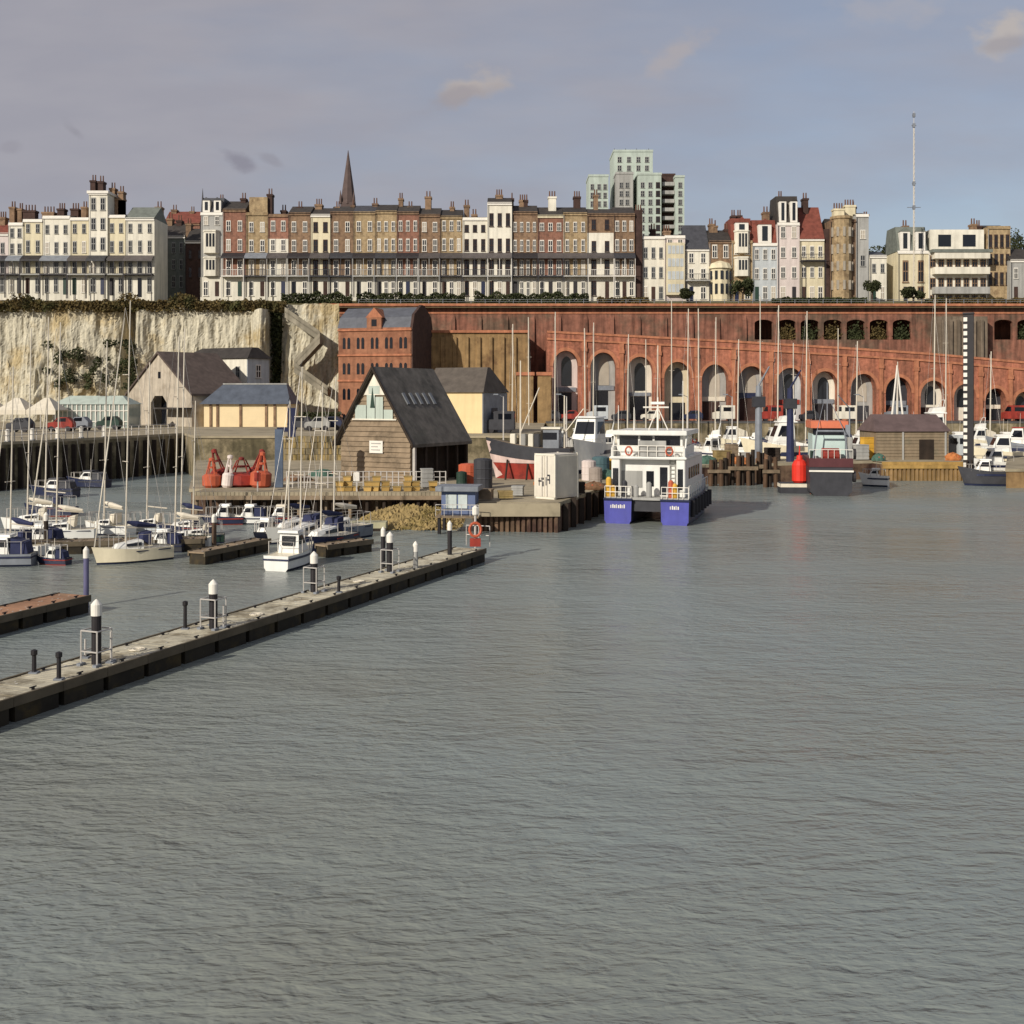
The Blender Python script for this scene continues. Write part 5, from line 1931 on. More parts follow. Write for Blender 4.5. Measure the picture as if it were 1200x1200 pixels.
def yacht(px, D, L, head, label, top=None, hm=None, bm=None, cover=None, hood=None, z=0.0, group='sailing yachts in the marina', h=None, spread=2, stays=True, fb=None, furl=False):
    """top: photo row where the mast ends"""
    hm = hm or GEL
    bm = bm or NAVY
    fb = fb or .17 * L
    B = .33 * L
    mast_y = .08 * L
    a = R(head)
    # the mast stands at the wanted bearing
    mx, my = X(px, D), D
    rx, ry = mx + math.sin(a) * mast_y, my - math.cos(a) * mast_y
    root = empty('sailing_yacht', (rx, ry, z), a, label, 'yacht', group)
    mb = MB()
    hull(mb, L, B, fb, .74)
    mb.build('hull', [hm, bm, GELC], root)
    mb = MB()
    for sg in (1, -1):
        mb.prism([(sg * B * .38, -L * .45, fb * .82), (sg * (B * .38 + .1), -L * .45, fb * .82), (sg * (B * .38 + .1), -L * .45, fb * .9), (sg * B * .38, -L * .45, fb * .9)],
                 [(sg * B * .515, 0, fb * .82), (sg * (B * .515 + .05), 0, fb * .82), (sg * (B * .515 + .05), 0, fb * .9), (sg * B * .515, 0, fb * .9)])
    mb.build('rubbing_strake', [bm], root)
    mb = MB()
    ch_ = .11 * L
    cabx = B * .32
    mb.prism([(-cabx, -L * .12, fb - .06), (cabx, -L * .12, fb - .06), (cabx * .72, L * .24, fb + .02), (-cabx * .72, L * .24, fb + .02)],
             [(-cabx * .82, -L * .12, fb + ch_), (cabx * .82, -L * .12, fb + ch_), (cabx * .45, L * .19, fb + ch_ * .62), (-cabx * .45, L * .19, fb + ch_ * .62)])
    cb = mb.build('cabin', [GEL], root)
    mb = MB()
    for sg in (1, -1):
        mb.prism([(sg * cabx * .99, -L * .09, fb + ch_ * .34), (sg * cabx * .93, -L * .09, fb + ch_ * .74), (sg * (cabx * .93 + .03), -L * .09, fb + ch_ * .74), (sg * (cabx * .99 + .03), -L * .09, fb + ch_ * .34)],
                 [(sg * cabx * .87, L * .1, fb + ch_ * .34), (sg * cabx * .74, L * .1, fb + ch_ * .62), (sg * (cabx * .74 + .05), L * .1, fb + ch_ * .62), (sg * (cabx * .87 + .03), L * .1, fb + ch_ * .34)])
    mb.build('cabin_window', [TINT], cb)
    if hood:
        mb = MB()
        mb.prism([(-cabx, -L * .2, fb + ch_ * .3), (cabx, -L * .2, fb + ch_ * .3), (cabx * .9, -L * .1, fb + ch_), (-cabx * .9, -L * .1, fb + ch_)],
                 [(-cabx * .9, -L * .22, fb + ch_ * 1.9), (cabx * .9, -L * .22, fb + ch_ * 1.9), (cabx * .8, -L * .12, fb + ch_ * 1.7), (-cabx * .8, -L * .12, fb + ch_ * 1.7)])
        mb.build('sprayhood', [hood], root)
    mb = MB()
    for i in range(7):
        t = i / 6
        yy = -L * .45 + t * L * .85
        xx = B * .5 * (.82 + .2 * math.sin(min(1, t / .5) * 1.57) if t < .55 else max(.12, 1.02 - ((t - .5) / .5) ** 2.2))
        for sg in (1, -1):
            mb.tube((sg * xx * .95, yy, fb), (sg * xx * .95, yy, fb + 1.05), .025, None, 4)
    for sg in (1, -1):
        pp_ = []
        for i in range(7):
            t = i / 6
            yy = -L * .45 + t * L * .85
            xx = B * .5 * (.82 + .2 * math.sin(min(1, t / .5) * 1.57) if t < .55 else max(.12, 1.02 - ((t - .5) / .5) ** 2.2))
            pp_.append((sg * xx * .95, yy, fb + 1.04))
        for q0, q1 in zip(pp_[:-1], pp_[1:]):
            mb.tube(q0, q1, .018, None, 3)
    mb.tube((B * .39, -L * .45, fb + 1.04), (-B * .39, -L * .45, fb + 1.04), .018, None, 3)
    mb.build('guard_rail', [GALV], root)
    hh = h or (Z(top, D) - z - fb)
    if furl:
        mb = MB()
        p0_, p1_ = Vector((0, L * .46, fb + .3)), Vector((0, mast_y + .05, fb + hh * .93))
        mb.tube(p0_, p0_.lerp(p1_, .3), .03, .06, 6)
        mb.tube(p0_.lerp(p1_, .3), p1_, .06, .02, 6)
        mb.build('furled_sail', [CANV], root)
    spar_rig(root, hh, mast_y, fb + .02, L, .4, cover, spread, stays, 0, max(.045, min(.16, .0008 * D if D < 150 else .0009 * D)))
    return root


def motorboat(px, D, L, head, label, hm=None, bm=None, z=0.0, cab=1.0, name='motor_boat', roofm=None, flag=False, group=None, fb=None, fly=False, B=None, hoodm=None):
    hm, bm = hm or GEL, bm or NAVY
    fb = fb or .2 * L
    B = B or .38 * L
    root = empty(name, (X(px, D), D, z), R(head), label, 'boat', group)
    mb = MB()
    hull(mb, L, B, fb, .92, keel=.4, rake=1.2)
    mb.build('hull', [hm, bm, GELC], root)
    mb = MB()
    for sg in (1, -1):
        xs_ = [(t, B / 2 * (1.02 if t > .4 else .95 + .07 * t / .4) * max(.05, 1 - (max(0, t - .45) / .55) ** 2.3)) for t in (0, .2, .4, .55, .7, .8)]
        for (ta, xa), (tb_, xb_) in zip(xs_[:-1], xs_[1:]):
            ya, yb_ = -L / 2 + ta * L * .93, -L / 2 + tb_ * L * .93
            mb.prism([(sg * xa, ya, fb * .68), (sg * (xa + .05), ya, fb * .68), (sg * (xa + .05), ya, fb * .82), (sg * xa, ya, fb * .82)],
                     [(sg * xb_, yb_, fb * .68), (sg * (xb_ + .05), yb_, fb * .68), (sg * (xb_ + .05), yb_, fb * .82), (sg * xb_, yb_, fb * .82)])
    mb.box(-B * .47, B * .47, -L / 2 - .04, -L / 2 - .004, fb * .68, fb * .8)
    mb.build('rubbing_strake', [bm if bm is not hm else GEL], root)
    ch_ = .26 * L * cab
    cx_ = B * .4
    mb = MB()
    mb.prism([(-cx_, -L * .15, fb - .05), (cx_, -L * .15, fb - .05), (cx_ * .8, L * .2, fb + .05), (-cx_ * .8, L * .2, fb + .05)],
             [(-cx_ * .9, -L * .12, fb + ch_), (cx_ * .9, -L * .12, fb + ch_), (cx_ * .62, L * .07, fb + ch_), (-cx_ * .62, L * .07, fb + ch_)])
    c_ = mb.build('cabin', [GEL], root)
    mb = MB()
    a_, b_ = .42, .86
    for sg in (1, -1):
        def pt(yb, yt, xb, xt, k):
            return (sg * (cx_ * (xb + (xt - xb) * k) + .03), L * (yb + (yt - yb) * k), fb + ch_ * k)
        mb.prism([pt(-.12, -.10, 1, .9, a_), pt(-.12, -.10, 1, .9, b_), pt(.12, .03, .87, .68, b_), pt(.14, .05, .86, .7, a_)],
                 [tuple(Vector(v) + Vector((-.06 * sg, 0, 0))) for v in (pt(-.12, -.10, 1, .9, a_), pt(-.12, -.10, 1, .9, b_), pt(.12, .03, .87, .68, b_), pt(.14, .05, .86, .7, a_))])
    yb = lambda k: L * (.2 + (.07 - .2) * k) + .05
    xb = lambda k: cx_ * (.8 + (.62 - .8) * k) * .9
    mb.prism([(-xb(a_), yb(a_), fb + ch_ * a_), (xb(a_), yb(a_), fb + ch_ * a_), (xb(b_), yb(b_), fb + ch_ * b_), (-xb(b_), yb(b_), fb + ch_ * b_)],
             [(-xb(a_), yb(a_) - .08, fb + ch_ * a_), (xb(a_), yb(a_) - .08, fb + ch_ * a_), (xb(b_), yb(b_) - .08, fb + ch_ * b_), (-xb(b_), yb(b_) - .08, fb + ch_ * b_)])
    mb.box(-cx_ * .6, cx_ * .6, -L * .15 - .05, -L * .13, fb + ch_ * .35, fb + ch_ * .85)
    mb.build('cabin_window', [TINT], c_)
    mb = MB()
    mb.prism([(-cx_, -L * .17, fb + ch_), (cx_, -L * .17, fb + ch_), (cx_ * .7, L * .1, fb + ch_), (-cx_ * .7, L * .1, fb + ch_)],
             [(-cx_ * .95, -L * .165, fb + ch_ + .18), (cx_ * .95, -L * .165, fb + ch_ + .18), (cx_ * .62, L * .085, fb + ch_ + .18), (-cx_ * .62, L * .085, fb + ch_ + .18)])
    mb.build('roof', [roofm or GEL], c_)
    if hoodm:
        mb = MB()
        mb.prism([(-cx_, -L * .44, fb), (cx_, -L * .44, fb), (cx_, -L * .17, fb), (-cx_, -L * .17, fb)],
                 [(-cx_ * .9, -L * .4, fb + ch_ * .7), (cx_ * .9, -L * .4, fb + ch_ * .7), (cx_ * .9, -L * .172, fb + ch_ * .97), (-cx_ * .9, -L * .172, fb + ch_ * .97)])
        mb.build('cockpit_cover', [hoodm], root)
    if fly:
        mb = MB()
        zf = fb + ch_ + .18
        mb.prism([(-cx_ * .85, -L * .14, zf), (cx_ * .85, -L * .14, zf), (cx_ * .55, L * .05, zf), (-cx_ * .55, L * .05, zf)],
                 [(-cx_ * .9, -L * .15, zf + .95), (cx_ * .9, -L * .15, zf + .95), (cx_ * .6, L * .02, zf + .7), (-cx_ * .6, L * .02, zf + .7)])
        mb.build('flybridge', [GEL], root)
        mb = MB()
        for sg in (1, -1):
            mb.tube((sg * cx_ * .8, -L * .12, zf + .9), (sg * cx_ * .5, -L * .16, zf + 2.1), .06, None, 5)
        mb.tube((-cx_ * .5, -L * .16, zf + 2.1), (cx_ * .5, -L * .16, zf + 2.1), .06, None, 5)
        mb.tube((0, -L * .16, zf + 2.1), (0, -L * .16, zf + 4), .04, .02, 5)
        mb.build('radar_arch', [GEL], root)
    mb = MB()
    for t in (.15, .4, .62, .8, .93):
        yy = -L / 2 + t * L
        xx = B * .5 * (.96 if t < .5 else max(.1, 1 - ((t - .45) / .55) ** 2.3))
        for sg in (1, -1):
            mb.tube((sg * xx, yy, fb), (sg * xx, yy, fb + .9), .03, None, 4)
    for sg in (1, -1):
        pp_ = [(sg * B * .5 * (.96 if t < .5 else max(.1, 1 - ((t - .45) / .55) ** 2.3)), -L / 2 + t * L, fb + .88) for t in (.15, .4, .62, .8, .93)]
        for q0, q1 in zip(pp_[:-1], pp_[1:]):
            mb.tube(q0, q1, .022, None, 3)
    mb.tube((-B * .48, -L * .35, fb + .88), (B * .48, -L * .35, fb + .88), .022, None, 3)
    mb.build('guard_rail', [GALV], root)
    mb = MB()
    mb.tube((0, -L * .05, fb + ch_), (0, -L * .06, fb + ch_ + .3 * L), .04, .02, 5)
    mb.build('aerial', [ALU], root)
    return root


# ---- yachts of the inner basin, seen as masts before the arcade
INNER = [
    (600, 214, 380, 9.5, 20, 'white yacht whose mast stands before the ochre gate piers'),
    (620, 226, 372, 8.5, -15, 'cream hulled yacht with its mast at the dark passage by the gate piers'),
    (650, 218, 366, 10, 12, 'white yacht with its mast crossing the pier before the first arch'),
    (686, 208, 385, 9, -25, 'yacht with its mast between the first and second arch'),
    (695, 231, 378, 9, 160, 'yacht with its mast close before the second arch'),
    (735, 221, 392, 8.5, 30, 'yacht with its mast at the edge of the third arch'),
    (757, 236, 398, 8, -10, 'yacht with its mast inside the third arch outline'),
    (770, 206, 405, 8, 15, 'low masted yacht behind the crew catamaran wheelhouse'),
    (787, 222, 352, 12, -8, 'tall masted yacht whose thick white mast overtops the brick wall'),
    (805, 234, 362, 10, 24, 'yacht whose tall mast stands just after the thick white one'),
    (819, 212, 362, 10, -20, 'yacht with its mast between the fourth and fifth arch'),
    (838, 235, 372, 9, 10, 'yacht with its mast up the middle of the fifth arch'),
    (864, 221, 398, 9, 30, 'yacht with its mast at the pier before the sixth arch'),
    (891, 230, 348, 11.5, -15, 'tall masted yacht in front of the sixth arch reaching the promenade rail'),
    (911, 211, 358, 11, 12, 'yacht with a tall mast at the pier between the sixth and seventh arch'),
    (930, 236, 402, 8, -22, 'yacht with its short mast before the blue fronted arch'),
    (944, 224, 365, 10, 18, 'yacht with its mast just past the blue fronted arch'),
    (982, 232, 385, 9.5, -12, 'yacht with its mast between the white doored arch and the next'),
    (1003, 210, 400, 9, 25, 'yacht with its mast before the dark ninth arch, behind the charcoal workboat'),
    (1052, 232, 424, 8, -20, 'short masted yacht at the pale propped arch behind the timber shed'),
    (1094, 214, 346, 12, 8, 'tall masted yacht standing behind the timber shed roof, first of the tall pair'),
    (1108, 228, 350, 12, -6, 'tall masted yacht behind the timber shed roof, second of the tall pair'),
    (1160, 220, 412, 9, 14, 'yacht with its mast just past the striped post'),
]
hms = [GEL, GELC, GEL, NAVY, GEL, PALEB, GEL, REDP]
cvs = [CANVB, CANV, None, TEAL, CANVB, REDP]
for i, (px, D, top, L_, hd, lab) in enumerate(INNER):
    yacht(px, D, L_ * .85, hd, lab, top=top, hm=hms[i % 8], cover=cvs[i % 6], hood=cvs[(i + 2) % 6], group='yachts moored in the inner basin', spread=1 + i % 2)

# ---- marina yachts on the left
MAR = [  # px mast, D, row of mast top, L, heading, hull, cover, hood, label
    (12, 84, 430, 7.2, 75, GEL, CANVB, CANVB, 'white yacht with navy boom cover at the photo edge, second row of berths'),
    (32, 100, 385, 7.5, 100, GEL, CANV, CANV, 'yacht under a pale cream boom tent behind the edge berths'),
    (53, 112, 372, 7.8, 80, NAVY, None, CANVB, 'navy hulled yacht far back below the dark quay wall'),
    (66, 93, 378, 7.6, 98, GEL, CANV, CANV, 'white yacht with a cream boom tent and tall thin mast'),
    (122, 97, 400, 7.0, 70, GEL, CANV, CANV, 'yacht with a cream tent over its boom, behind the big cream bowed yacht'),
    (147, 80.5, 352, 8.0, 128, GELC, CANVB, CANVB, 'big cream bowed yacht with the tallest mast, at the end of the row'),
    (172, 98, 425, 6.6, 82, PALEB, None, CANV, 'pale blue hulled yacht between the cream bowed yacht and the twin masts'),
    (205, 88.5, 395, 6.6, 94, GEL, CANV, None, 'white yacht carrying the first of two close slender masts'),
    (212, 96, 385, 6.8, 85, NAVY, CANVB, CANVB, 'dark hulled yacht carrying the second of two close slender masts'),
    (226, 91, 470, 6.0, 100, DGREEN, None, CANV, 'small dark green yacht at the last finger of the walkway'),
    (338, 92, 470, 7.0, 150, GEL, CANVB, None, 'white yacht with a raked mast behind the white sterned motor boat'),
    (352, 88, 430, 7.2, 158, GEL, None, CANVB, 'white yacht with a tall mast beside the white sterned motor boat'),
    (376, 86, 452, 7.2, 152, NAVY, CANVB, CANVB, 'blue grey yacht with navy hood near the third capped pile'),
    (391, 93, 440, 6.8, 140, GREYP, CANV, None, 'grey yacht with slim mast moored before the pale work pontoon'),
]
for (px, D, top, L_, hd, hm, cv, hd_, lab) in MAR:
    yacht(px, D, L_ * (.95 if px > 330 else .72), hd, lab, top=top, hm=hm, cover=cv, hood=hd_, bm=NAVY if hm is not NAVY else REDP, furl=px in (12, 66, 147, 352))
MOT = [
    (312, 92.5, 4.6, 165, NAVY, GEL, None, 'small dark hulled motor boat with a white wheelhouse lying off the walkway'),
    (344, 78.8, 6.4, -16, GEL, GEL, None, 'white motor boat showing its stern, nearest of the cluster by the walkway'),
    (62, 79.5, 3.0, 80, NAVY, GEL, CANVB, 'tiny navy speedboat drifting before the edge berths'),
    (48, 88, 4.6, 85, GEL, GEL, CANVB, 'white cabin boat with a navy cockpit cover berthed behind the tiny speedboat'),
    (3, 79, 5.4, 95, GREYP, GEL, CANVB, 'grey motor boat half cut by the photo edge'),
    (190, 86, 4.2, 88, DGREY, GEL, CANVB, 'charcoal cabin boat beside the first slender mast'),
    (262, 104.5, 4.6, 95, NAVY, GEL, None, 'dark motor boat under the jetty end with red buoys above'),
    (292, 105, 4.4, 88, GEL, GEL, CANVB, 'white motor boat moored under the jetty middle'),
    (328, 105.5, 4.2, 92, NAVY, CANV, None, 'navy launch moored under the jetty next to the steel post'),
]
for (px, D, L_, hd, hm, rf, hd_, lab) in MOT:
    motorboat(px, D, L_ * .82, hd, lab, hm=hm, roofm=rf, hoodm=hd_, group='small motor boats in the marina', bm=REDP if hm is NAVY else NAVY)
for px, D, L_, hd, lab in ((64, 133, 5.5, 84, 'long navy workboat lying in the shade of the dark quay wall'), (104, 147, 5.5, 80, 'second navy workboat further along the shaded quay wall')):
    motorboat(px, D, L_, hd, lab, hm=NAVY, roofm=DGREY, hoodm=DGREY, bm=DGREY, name='workboat', cab=.7)

# ---- boats ashore and along the quays
def trawler():
    root = empty('fishing_trawler', (X(622, 127), 127, LQ), R(78), 'red and white wooden trawler hauled out on the quay behind the container', 'fishing boat')
    mb = MB()
    hull(mb, 9.4, 3.8, 3.3, .7, keel=0.0, rake=.9, sheer=.35, boot=.55)
    mb.build('hull', [mat('trawler_white', (216, 190, 180), .5, .1, .6, streak=.25), REDP, TIMB], root)
    mb = MB()
    hull(mb, 9.52, 3.92, 3.58, .7, keel=-3.25, rake=.9, sheer=.35, boot=.93)
    mb.build('bulwark', [DGREY, MATS['trawler_white'], TIMB], root)
    mb = MB()
    mb.box(-1.0, 1.0, -3.4, -1.6, 2.9, 5.7)
    c = mb.build('wheelhouse', [GREYP], root)
    mb = MB()
    mb.box(-1.03, 1.03, -3.2, -1.57, 4.5, 5.3)
    mb.build('cabin_window', [TINT], c)
    mb = MB()
    mb.box(-1.2, 1.2, -3.6, -1.4, 5.7, 5.9)
    mb.build('roof', [WHITE], c)
    for yy, h in ((1.2, 10.0), (-3.9, 6.0)):
        mb = MB()
        mb.tube((0, yy, 3.5), (0, yy, 3.5 + h), .13, .07, 7)
        mb.tube((0, yy, 5.2), (0, yy - 2.2, 4.4 + h * .6), .07, None, 5)
        mb.build('mast', [ALU], root)
    for yy, m in ((.0, WHITE), (.9, GREYW), (2.1, WHITE), (-.7, DGREY)):
        mb = MB()
        mb.cbox(.3, yy, 2.9, .9, .6, 2.2)
        mb.build('deck_locker', [m], root, bev=.05)
    mb = MB()
    for yy in (-2.6, 0, 2.4):
        for sg in (-1, 1):
            mb.tube((sg * 2.6, yy, 0), (sg * 1.5, yy, 2.2), .12, None, 5)
    mb.build('shore', [DTIMB], root)
trawler()
motorboat(689, 139, 11, 160, 'white motor cruiser with a dark wrapped windscreen hauled out behind the container', name='motor_cruiser', z=LQ, fb=3.3, cab=1.2, fly=False, B=4.8)
motorboat(917, 170, 11, 92, 'cream flybridge cruiser moored before the blue fronted arch', name='motor_cruiser', fb=4.4, cab=1.3, fly=True, hm=GELC)
motorboat(1093, 190, 11, 88, 'white flybridge cruiser showing above the timber shed roof', name='motor_cruiser', fb=4.6, cab=1.6, fly=True)
motorboat(833, 163.5, 5.6, 40, 'white cabin boat behind the dark dolphins next to the catamaran', name='motor_cruiser', z=LQ - .2, fb=1.6, cab=1.2)
motorboat(872, 176, 8, 70, 'white motor cruiser partly hidden by the steel crane post', name='motor_cruiser', fb=3.0, cab=1.2)
motorboat(1152, 150, 5.5, 80, 'white topped dark boat tied beside the striped post', hm=DGREY, fb=2.0, cab=1.0)
motorboat(1164, 164, 7.0, 95, 'white launch at the far berth beyond the striped post', fb=2.4, cab=1.0)
motorboat(1172, 178, 9.0, 84, 'pale cruiser at the inner berth beyond the striped post', fb=3.2, cab=1.1, hm=GELC)
motorboat(1192, 190, 8.5, 60, 'red cabined boat close to the photo edge before the arcade', fb=4, cab=1.2, hm=GREYP, roofm=REDP)
motorboat(1025, 149, 3.6, 60, 'small white launch tied at the corner of the ochre pier wall', fb=1.4, cab=.9)

for i, (px, D, L_, hd, m_, lab) in enumerate([
    (655, 200, 8, 70, GEL, 'white cruiser in the inner basin before the first arch'), (676, 226, 8, 95, GELC, 'cream cruiser in the inner basin between the first arches'),
    (712, 196, 7, 80, GEL, 'white cruiser showing beyond the hauled out motor cruiser'), (742, 228, 8, 100, NAVY, 'navy cruiser in the inner basin before the third arch'),
    (836, 196, 8, 75, GEL, 'white cruiser in the inner basin behind the catamaran'), (856, 228, 8, 92, GELC, 'cream cruiser far back in the inner basin at the fifth arch'),
    (884, 204, 7, 60, GEL, 'white cruiser in the inner basin behind the grey crane post'), (906, 232, 8, 96, DGREY, 'charcoal cruiser far back before the seventh arch'),
    (958, 200, 8, 82, GEL, 'white cruiser behind the workboat wheelhouse'), (978, 231, 8, 90, GEL, 'white cruiser far back before the white doored arch'),
    (1008, 196, 8, 100, GELC, 'cream cruiser between the workboat and the timber shed roof'), (1030, 226, 9, 85, GEL, 'white cruiser above the end of the timber shed roof'),
    (1062, 205, 9, 95, NAVY, 'navy cruiser behind the middle of the timber shed'), (1122, 204, 8, 85, GEL, 'white cruiser behind the pale blue pier van'),
    (1146, 226, 8, 95, GELC, 'cream cruiser far back just past the striped post'), (1178, 214, 8, 85, GEL, 'white cruiser near the photo edge before the arcade')]):
    motorboat(px, D, L_, hd, lab, hm=m_, name='motor_cruiser', fb=2.4 + .35 * (i % 3), cab=1.15 + .12 * (i % 2), fly=i % 2 == 0, hoodm=(CANVB, None, CANV)[i % 3], group='cruisers in the inner basin')
for px, D, lab in ((1054, 238, 'white propped spars leaning together before the shadowed arch'),):
    e_ = empty('sheer_legs', (X(px, D), D, 0), 0, lab, 'spars')
    for q in ((-2.4, 0), (1.6, 0), (.2, 2)):
        mb = MB()
        mb.tube((q[0], q[1], 0), (-.3, .5, Z(428, D)), .28, .16, 7)
        mb.build('spar', [FRAME], e_)

# ---- crew transfer catamaran
def catamaran():
    root = empty('crew_catamaran', (X(757, 104.2), 104.2, 0), R(-17), 'white crew transfer catamaran with twin violet blue sterns and a tall wheelhouse', 'catamaran')
    Lc = 24.0
    for sx in (-3.0, 3.0):
        mb = MB()
        hull(mb, Lc, 3.1, 2.45, .93, keel=1.2, y0=0, rake=.8, x0=sx, sheer=.5, boot=.1, mi=(0, 0, 2, 3))
        h_ = mb.build('hull', [NAVY, NAVY, GREYP, BLUEP], root)
        mb = MB()
        wl = (1.5, .95)[sx > 0]
        k = 0.0
        for i in range(8 if sx < 0 else 5):
            x_ = sx - wl * .5 + i * .2 - .02
            mb.box(x_, x_ + (.13 if i % 3 else .09), -.035, -.012, 1.5, 1.86 if i % 2 else 1.8)
        mb.build('lettering', [FRAME], h_)
        mb = MB()
        mb.tube((sx - 1.5, -.08, 2.35), (sx + 1.5, -.08, 2.35), .12, None, 6)
        mb.build('fender', [NAVY], h_)
    for sx in (-3.0, 3.0):
        mb = MB()
        for i in range(6):
            x_ = sx - 1.4 + i * .56
            mb.tube((x_, .15, 2.5), (x_, .15, 3.6), .04, None, 5)
        for h in (3.05, 3.6):
            mb.tube((sx - 1.4, .15, h), (sx + 1.4, .15, h), .04, None, 5)
        mb.build('stern_rail', [FRAME], root)
    mb = MB()
    mb.box(-1.6, 1.6, .6, 18, 1.2, 2.3)
    mb.build('bridge_deck', [DGREY], root)
    mb = MB()
    mb.box(-4.4, 4.4, .3, 18.5, 2.3, 2.55)
    mb.build('deck', [GREYW], root)
    mb = MB()
    mb.box(-3.9, 3.9, 2.4, 16.5, 2.55, 6.2)
    mb.box(-3.9, -3.0, 1.2, 2.4, 2.55, 6.2)
    mb.box(3.0, 3.9, 1.2, 2.4, 2.55, 6.2)
    mb.box(-4.1, 4.1, 1.0, 15, 6.2, 6.45)
    dh = mb.build('deckhouse', [GEL], root, bev=.07)
    for (xa, xb, za, zb, m) in ((-3.75, -3.15, 3.1, 5.3, TINT), (-.35, .45, 3.5, 5.0, TINT), (1.1, 1.9, 2.7, 5.4, TINT), (3.15, 3.7, 3.3, 5.3, TINT)):
        yy = 1.2 if abs(xa) > 3 else 2.4
        mb = MB()
        mb.box(xa, xb, yy - .05, yy - .005, za, zb)
        mb.build('door', [m], dh)
    for k in range(5):
        mb = MB()
        mb.box(3.905, 3.95, 4.2 + k * 2, 5.4 + k * 2, 4.2, 5.3)
        mb.build('cabin_window', [TINT], dh)
    mb = MB()
    mb.box(-3.6, 3.6, 2.6, 11.5, 6.45, 7.4, 0)
    mb.box(-3.4, 3.4, 2.9, 11.2, 7.4, 8.5, 1)
    for x_ in (-3.45, -1.2, .35, 3.3):
        mb.box(x_ - .16, x_ + .16, 2.86, 3.1, 7.4, 8.5, 0)
    mb.box(-4.0, 4.0, 1.9, 12.2, 8.5, 8.95, 0)
    wh = mb.build('wheelhouse', [GEL, TINT], root, bev=.05)
    mb = MB()
    for x_ in (2.2, 2.75):
        mb.tube((x_, 2.2, 2.55), (x_, 2.2, 6.2), .06, None, 6)
    for k in range(9):
        mb.tube((2.2, 2.2, 2.8 + k * .4), (2.75, 2.2, 2.8 + k * .4), .04, None, 4)
    mb.build('ladder', [GREYW], root)
    mb = MB()
    mb.box(-3.0, -.8, 2.3, 2.395, 3.4, 5.0)
    mb.build('louvre_panel', [GREYW], root)
    for x_ in (-2.0, 2.3):
        mb = MB()
        for k in range(12):
            a0, a1 = 2 * math.pi * k / 12, 2 * math.pi * (k + 1) / 12
            mb.tube((x_ + .36 * math.cos(a0), .98, 7.0 + .4 * math.sin(a0)), (x_ + .36 * math.cos(a1), .98, 7.0 + .4 * math.sin(a1)), .09, None, 5)
        mb.build('lifebuoy', [ORNG], root)
    for sg in (-1, 1):
        mb = MB()
        mb.tube((sg * 3.85, 1.3, 6.45), (sg * 3.85, 3.1, 8.6), .1, None, 6)
        mb.box(sg * 3.8 - .12, sg * 3.8 + .12, 1.1, 3.1, 6.45, 7.3)
        mb.build('bulwark', [GEL], root)
    mb = MB()
    for x_ in [-3.8 + .95 * i for i in range(9)]:
        mb.tube((x_, 1.1, 6.45), (x_, 1.1, 7.5), .045, None, 5)
    for h in (7.0, 7.5):
        mb.tube((-3.8, 1.1, h), (3.8, 1.1, h), .045, None, 5)
    mb.build('guard_rail', [FRAME], root)
    mb = MB()
    mb.box(-1.0, 1.9, 1.3, 1.6, 6.5, 8.0)
    mb.build('life_raft_rack', [GREYW], root)
    mb = MB()
    mb.tube((.4, 5.5, 8.95), (.4, 5.5, 12.2), .13, .08, 6)
    mb.tube((-2.2, 5.5, 8.95), (-2.2, 5.5, 11.2), .09, .05, 6)
    mb.tube((3.3, 4.2, 8.95), (3.3, 4.2, 13.8), .06, .04, 5)
    mb.tube((-3.7, 4.2, 8.95), (-3.7, 4.2, 11.4), .06, .04, 5)
    mb.tube((-1.2, 5.5, 11.2), (1.6, 5.5, 11.2), .08, None, 5)
    mb.tube((-.6, 5.5, 8.95), (.4, 5.5, 11.2), .06, None, 5)
    mb.tube((1.5, 5.5, 8.95), (.4, 5.5, 11.2), .06, None, 5)
    mb.build('mast', [FRAME], root)
    mb = MB()
    mb.cbox(.4, 5.4, 11.5, 1.5, .25, .25)
    mb.build('radar', [GEL], root)
    for (x_, m, h) in ((2.5, ORNG, 1.7), (2.9, YEL, 1.4), (-4.1, YEL, 1.9), (-3.6, YEL, 1.1), (-2.4, DGREY, 1.6), (-1.2, GREYW, 1.2), (.2, GREYW, 1.5)):
        mb = MB()
        mb.lathe(x_, .75, [(.26, 2.55), (.3, 2.7), (.3, 2.55 + h - .2), (.15, 2.55 + h)], 9)
        mb.build('deck_canister', [m], root)
    mb = MB()
    for i in range(7):
        mb = MB()
        mb.tube((4.62, 2 + i * 2.6, .7), (4.62, 2 + i * 2.6, 2.3), .26, None, 8)
        mb.build('fender', [IRON], root)
    mb = MB()
    for i in range(9):
        yy = 1 + i * 2.1
        mb.tube((4.35, yy, 2.55), (4.35, yy, 3.7), .04, None, 4)
    mb.tube((4.35, 1, 3.68), (4.35, 17.8, 3.68), .04, None, 4)
    mb.build('side_rail', [FRAME], root)
    root.scale = (.9, .82, .98)
catamaran()

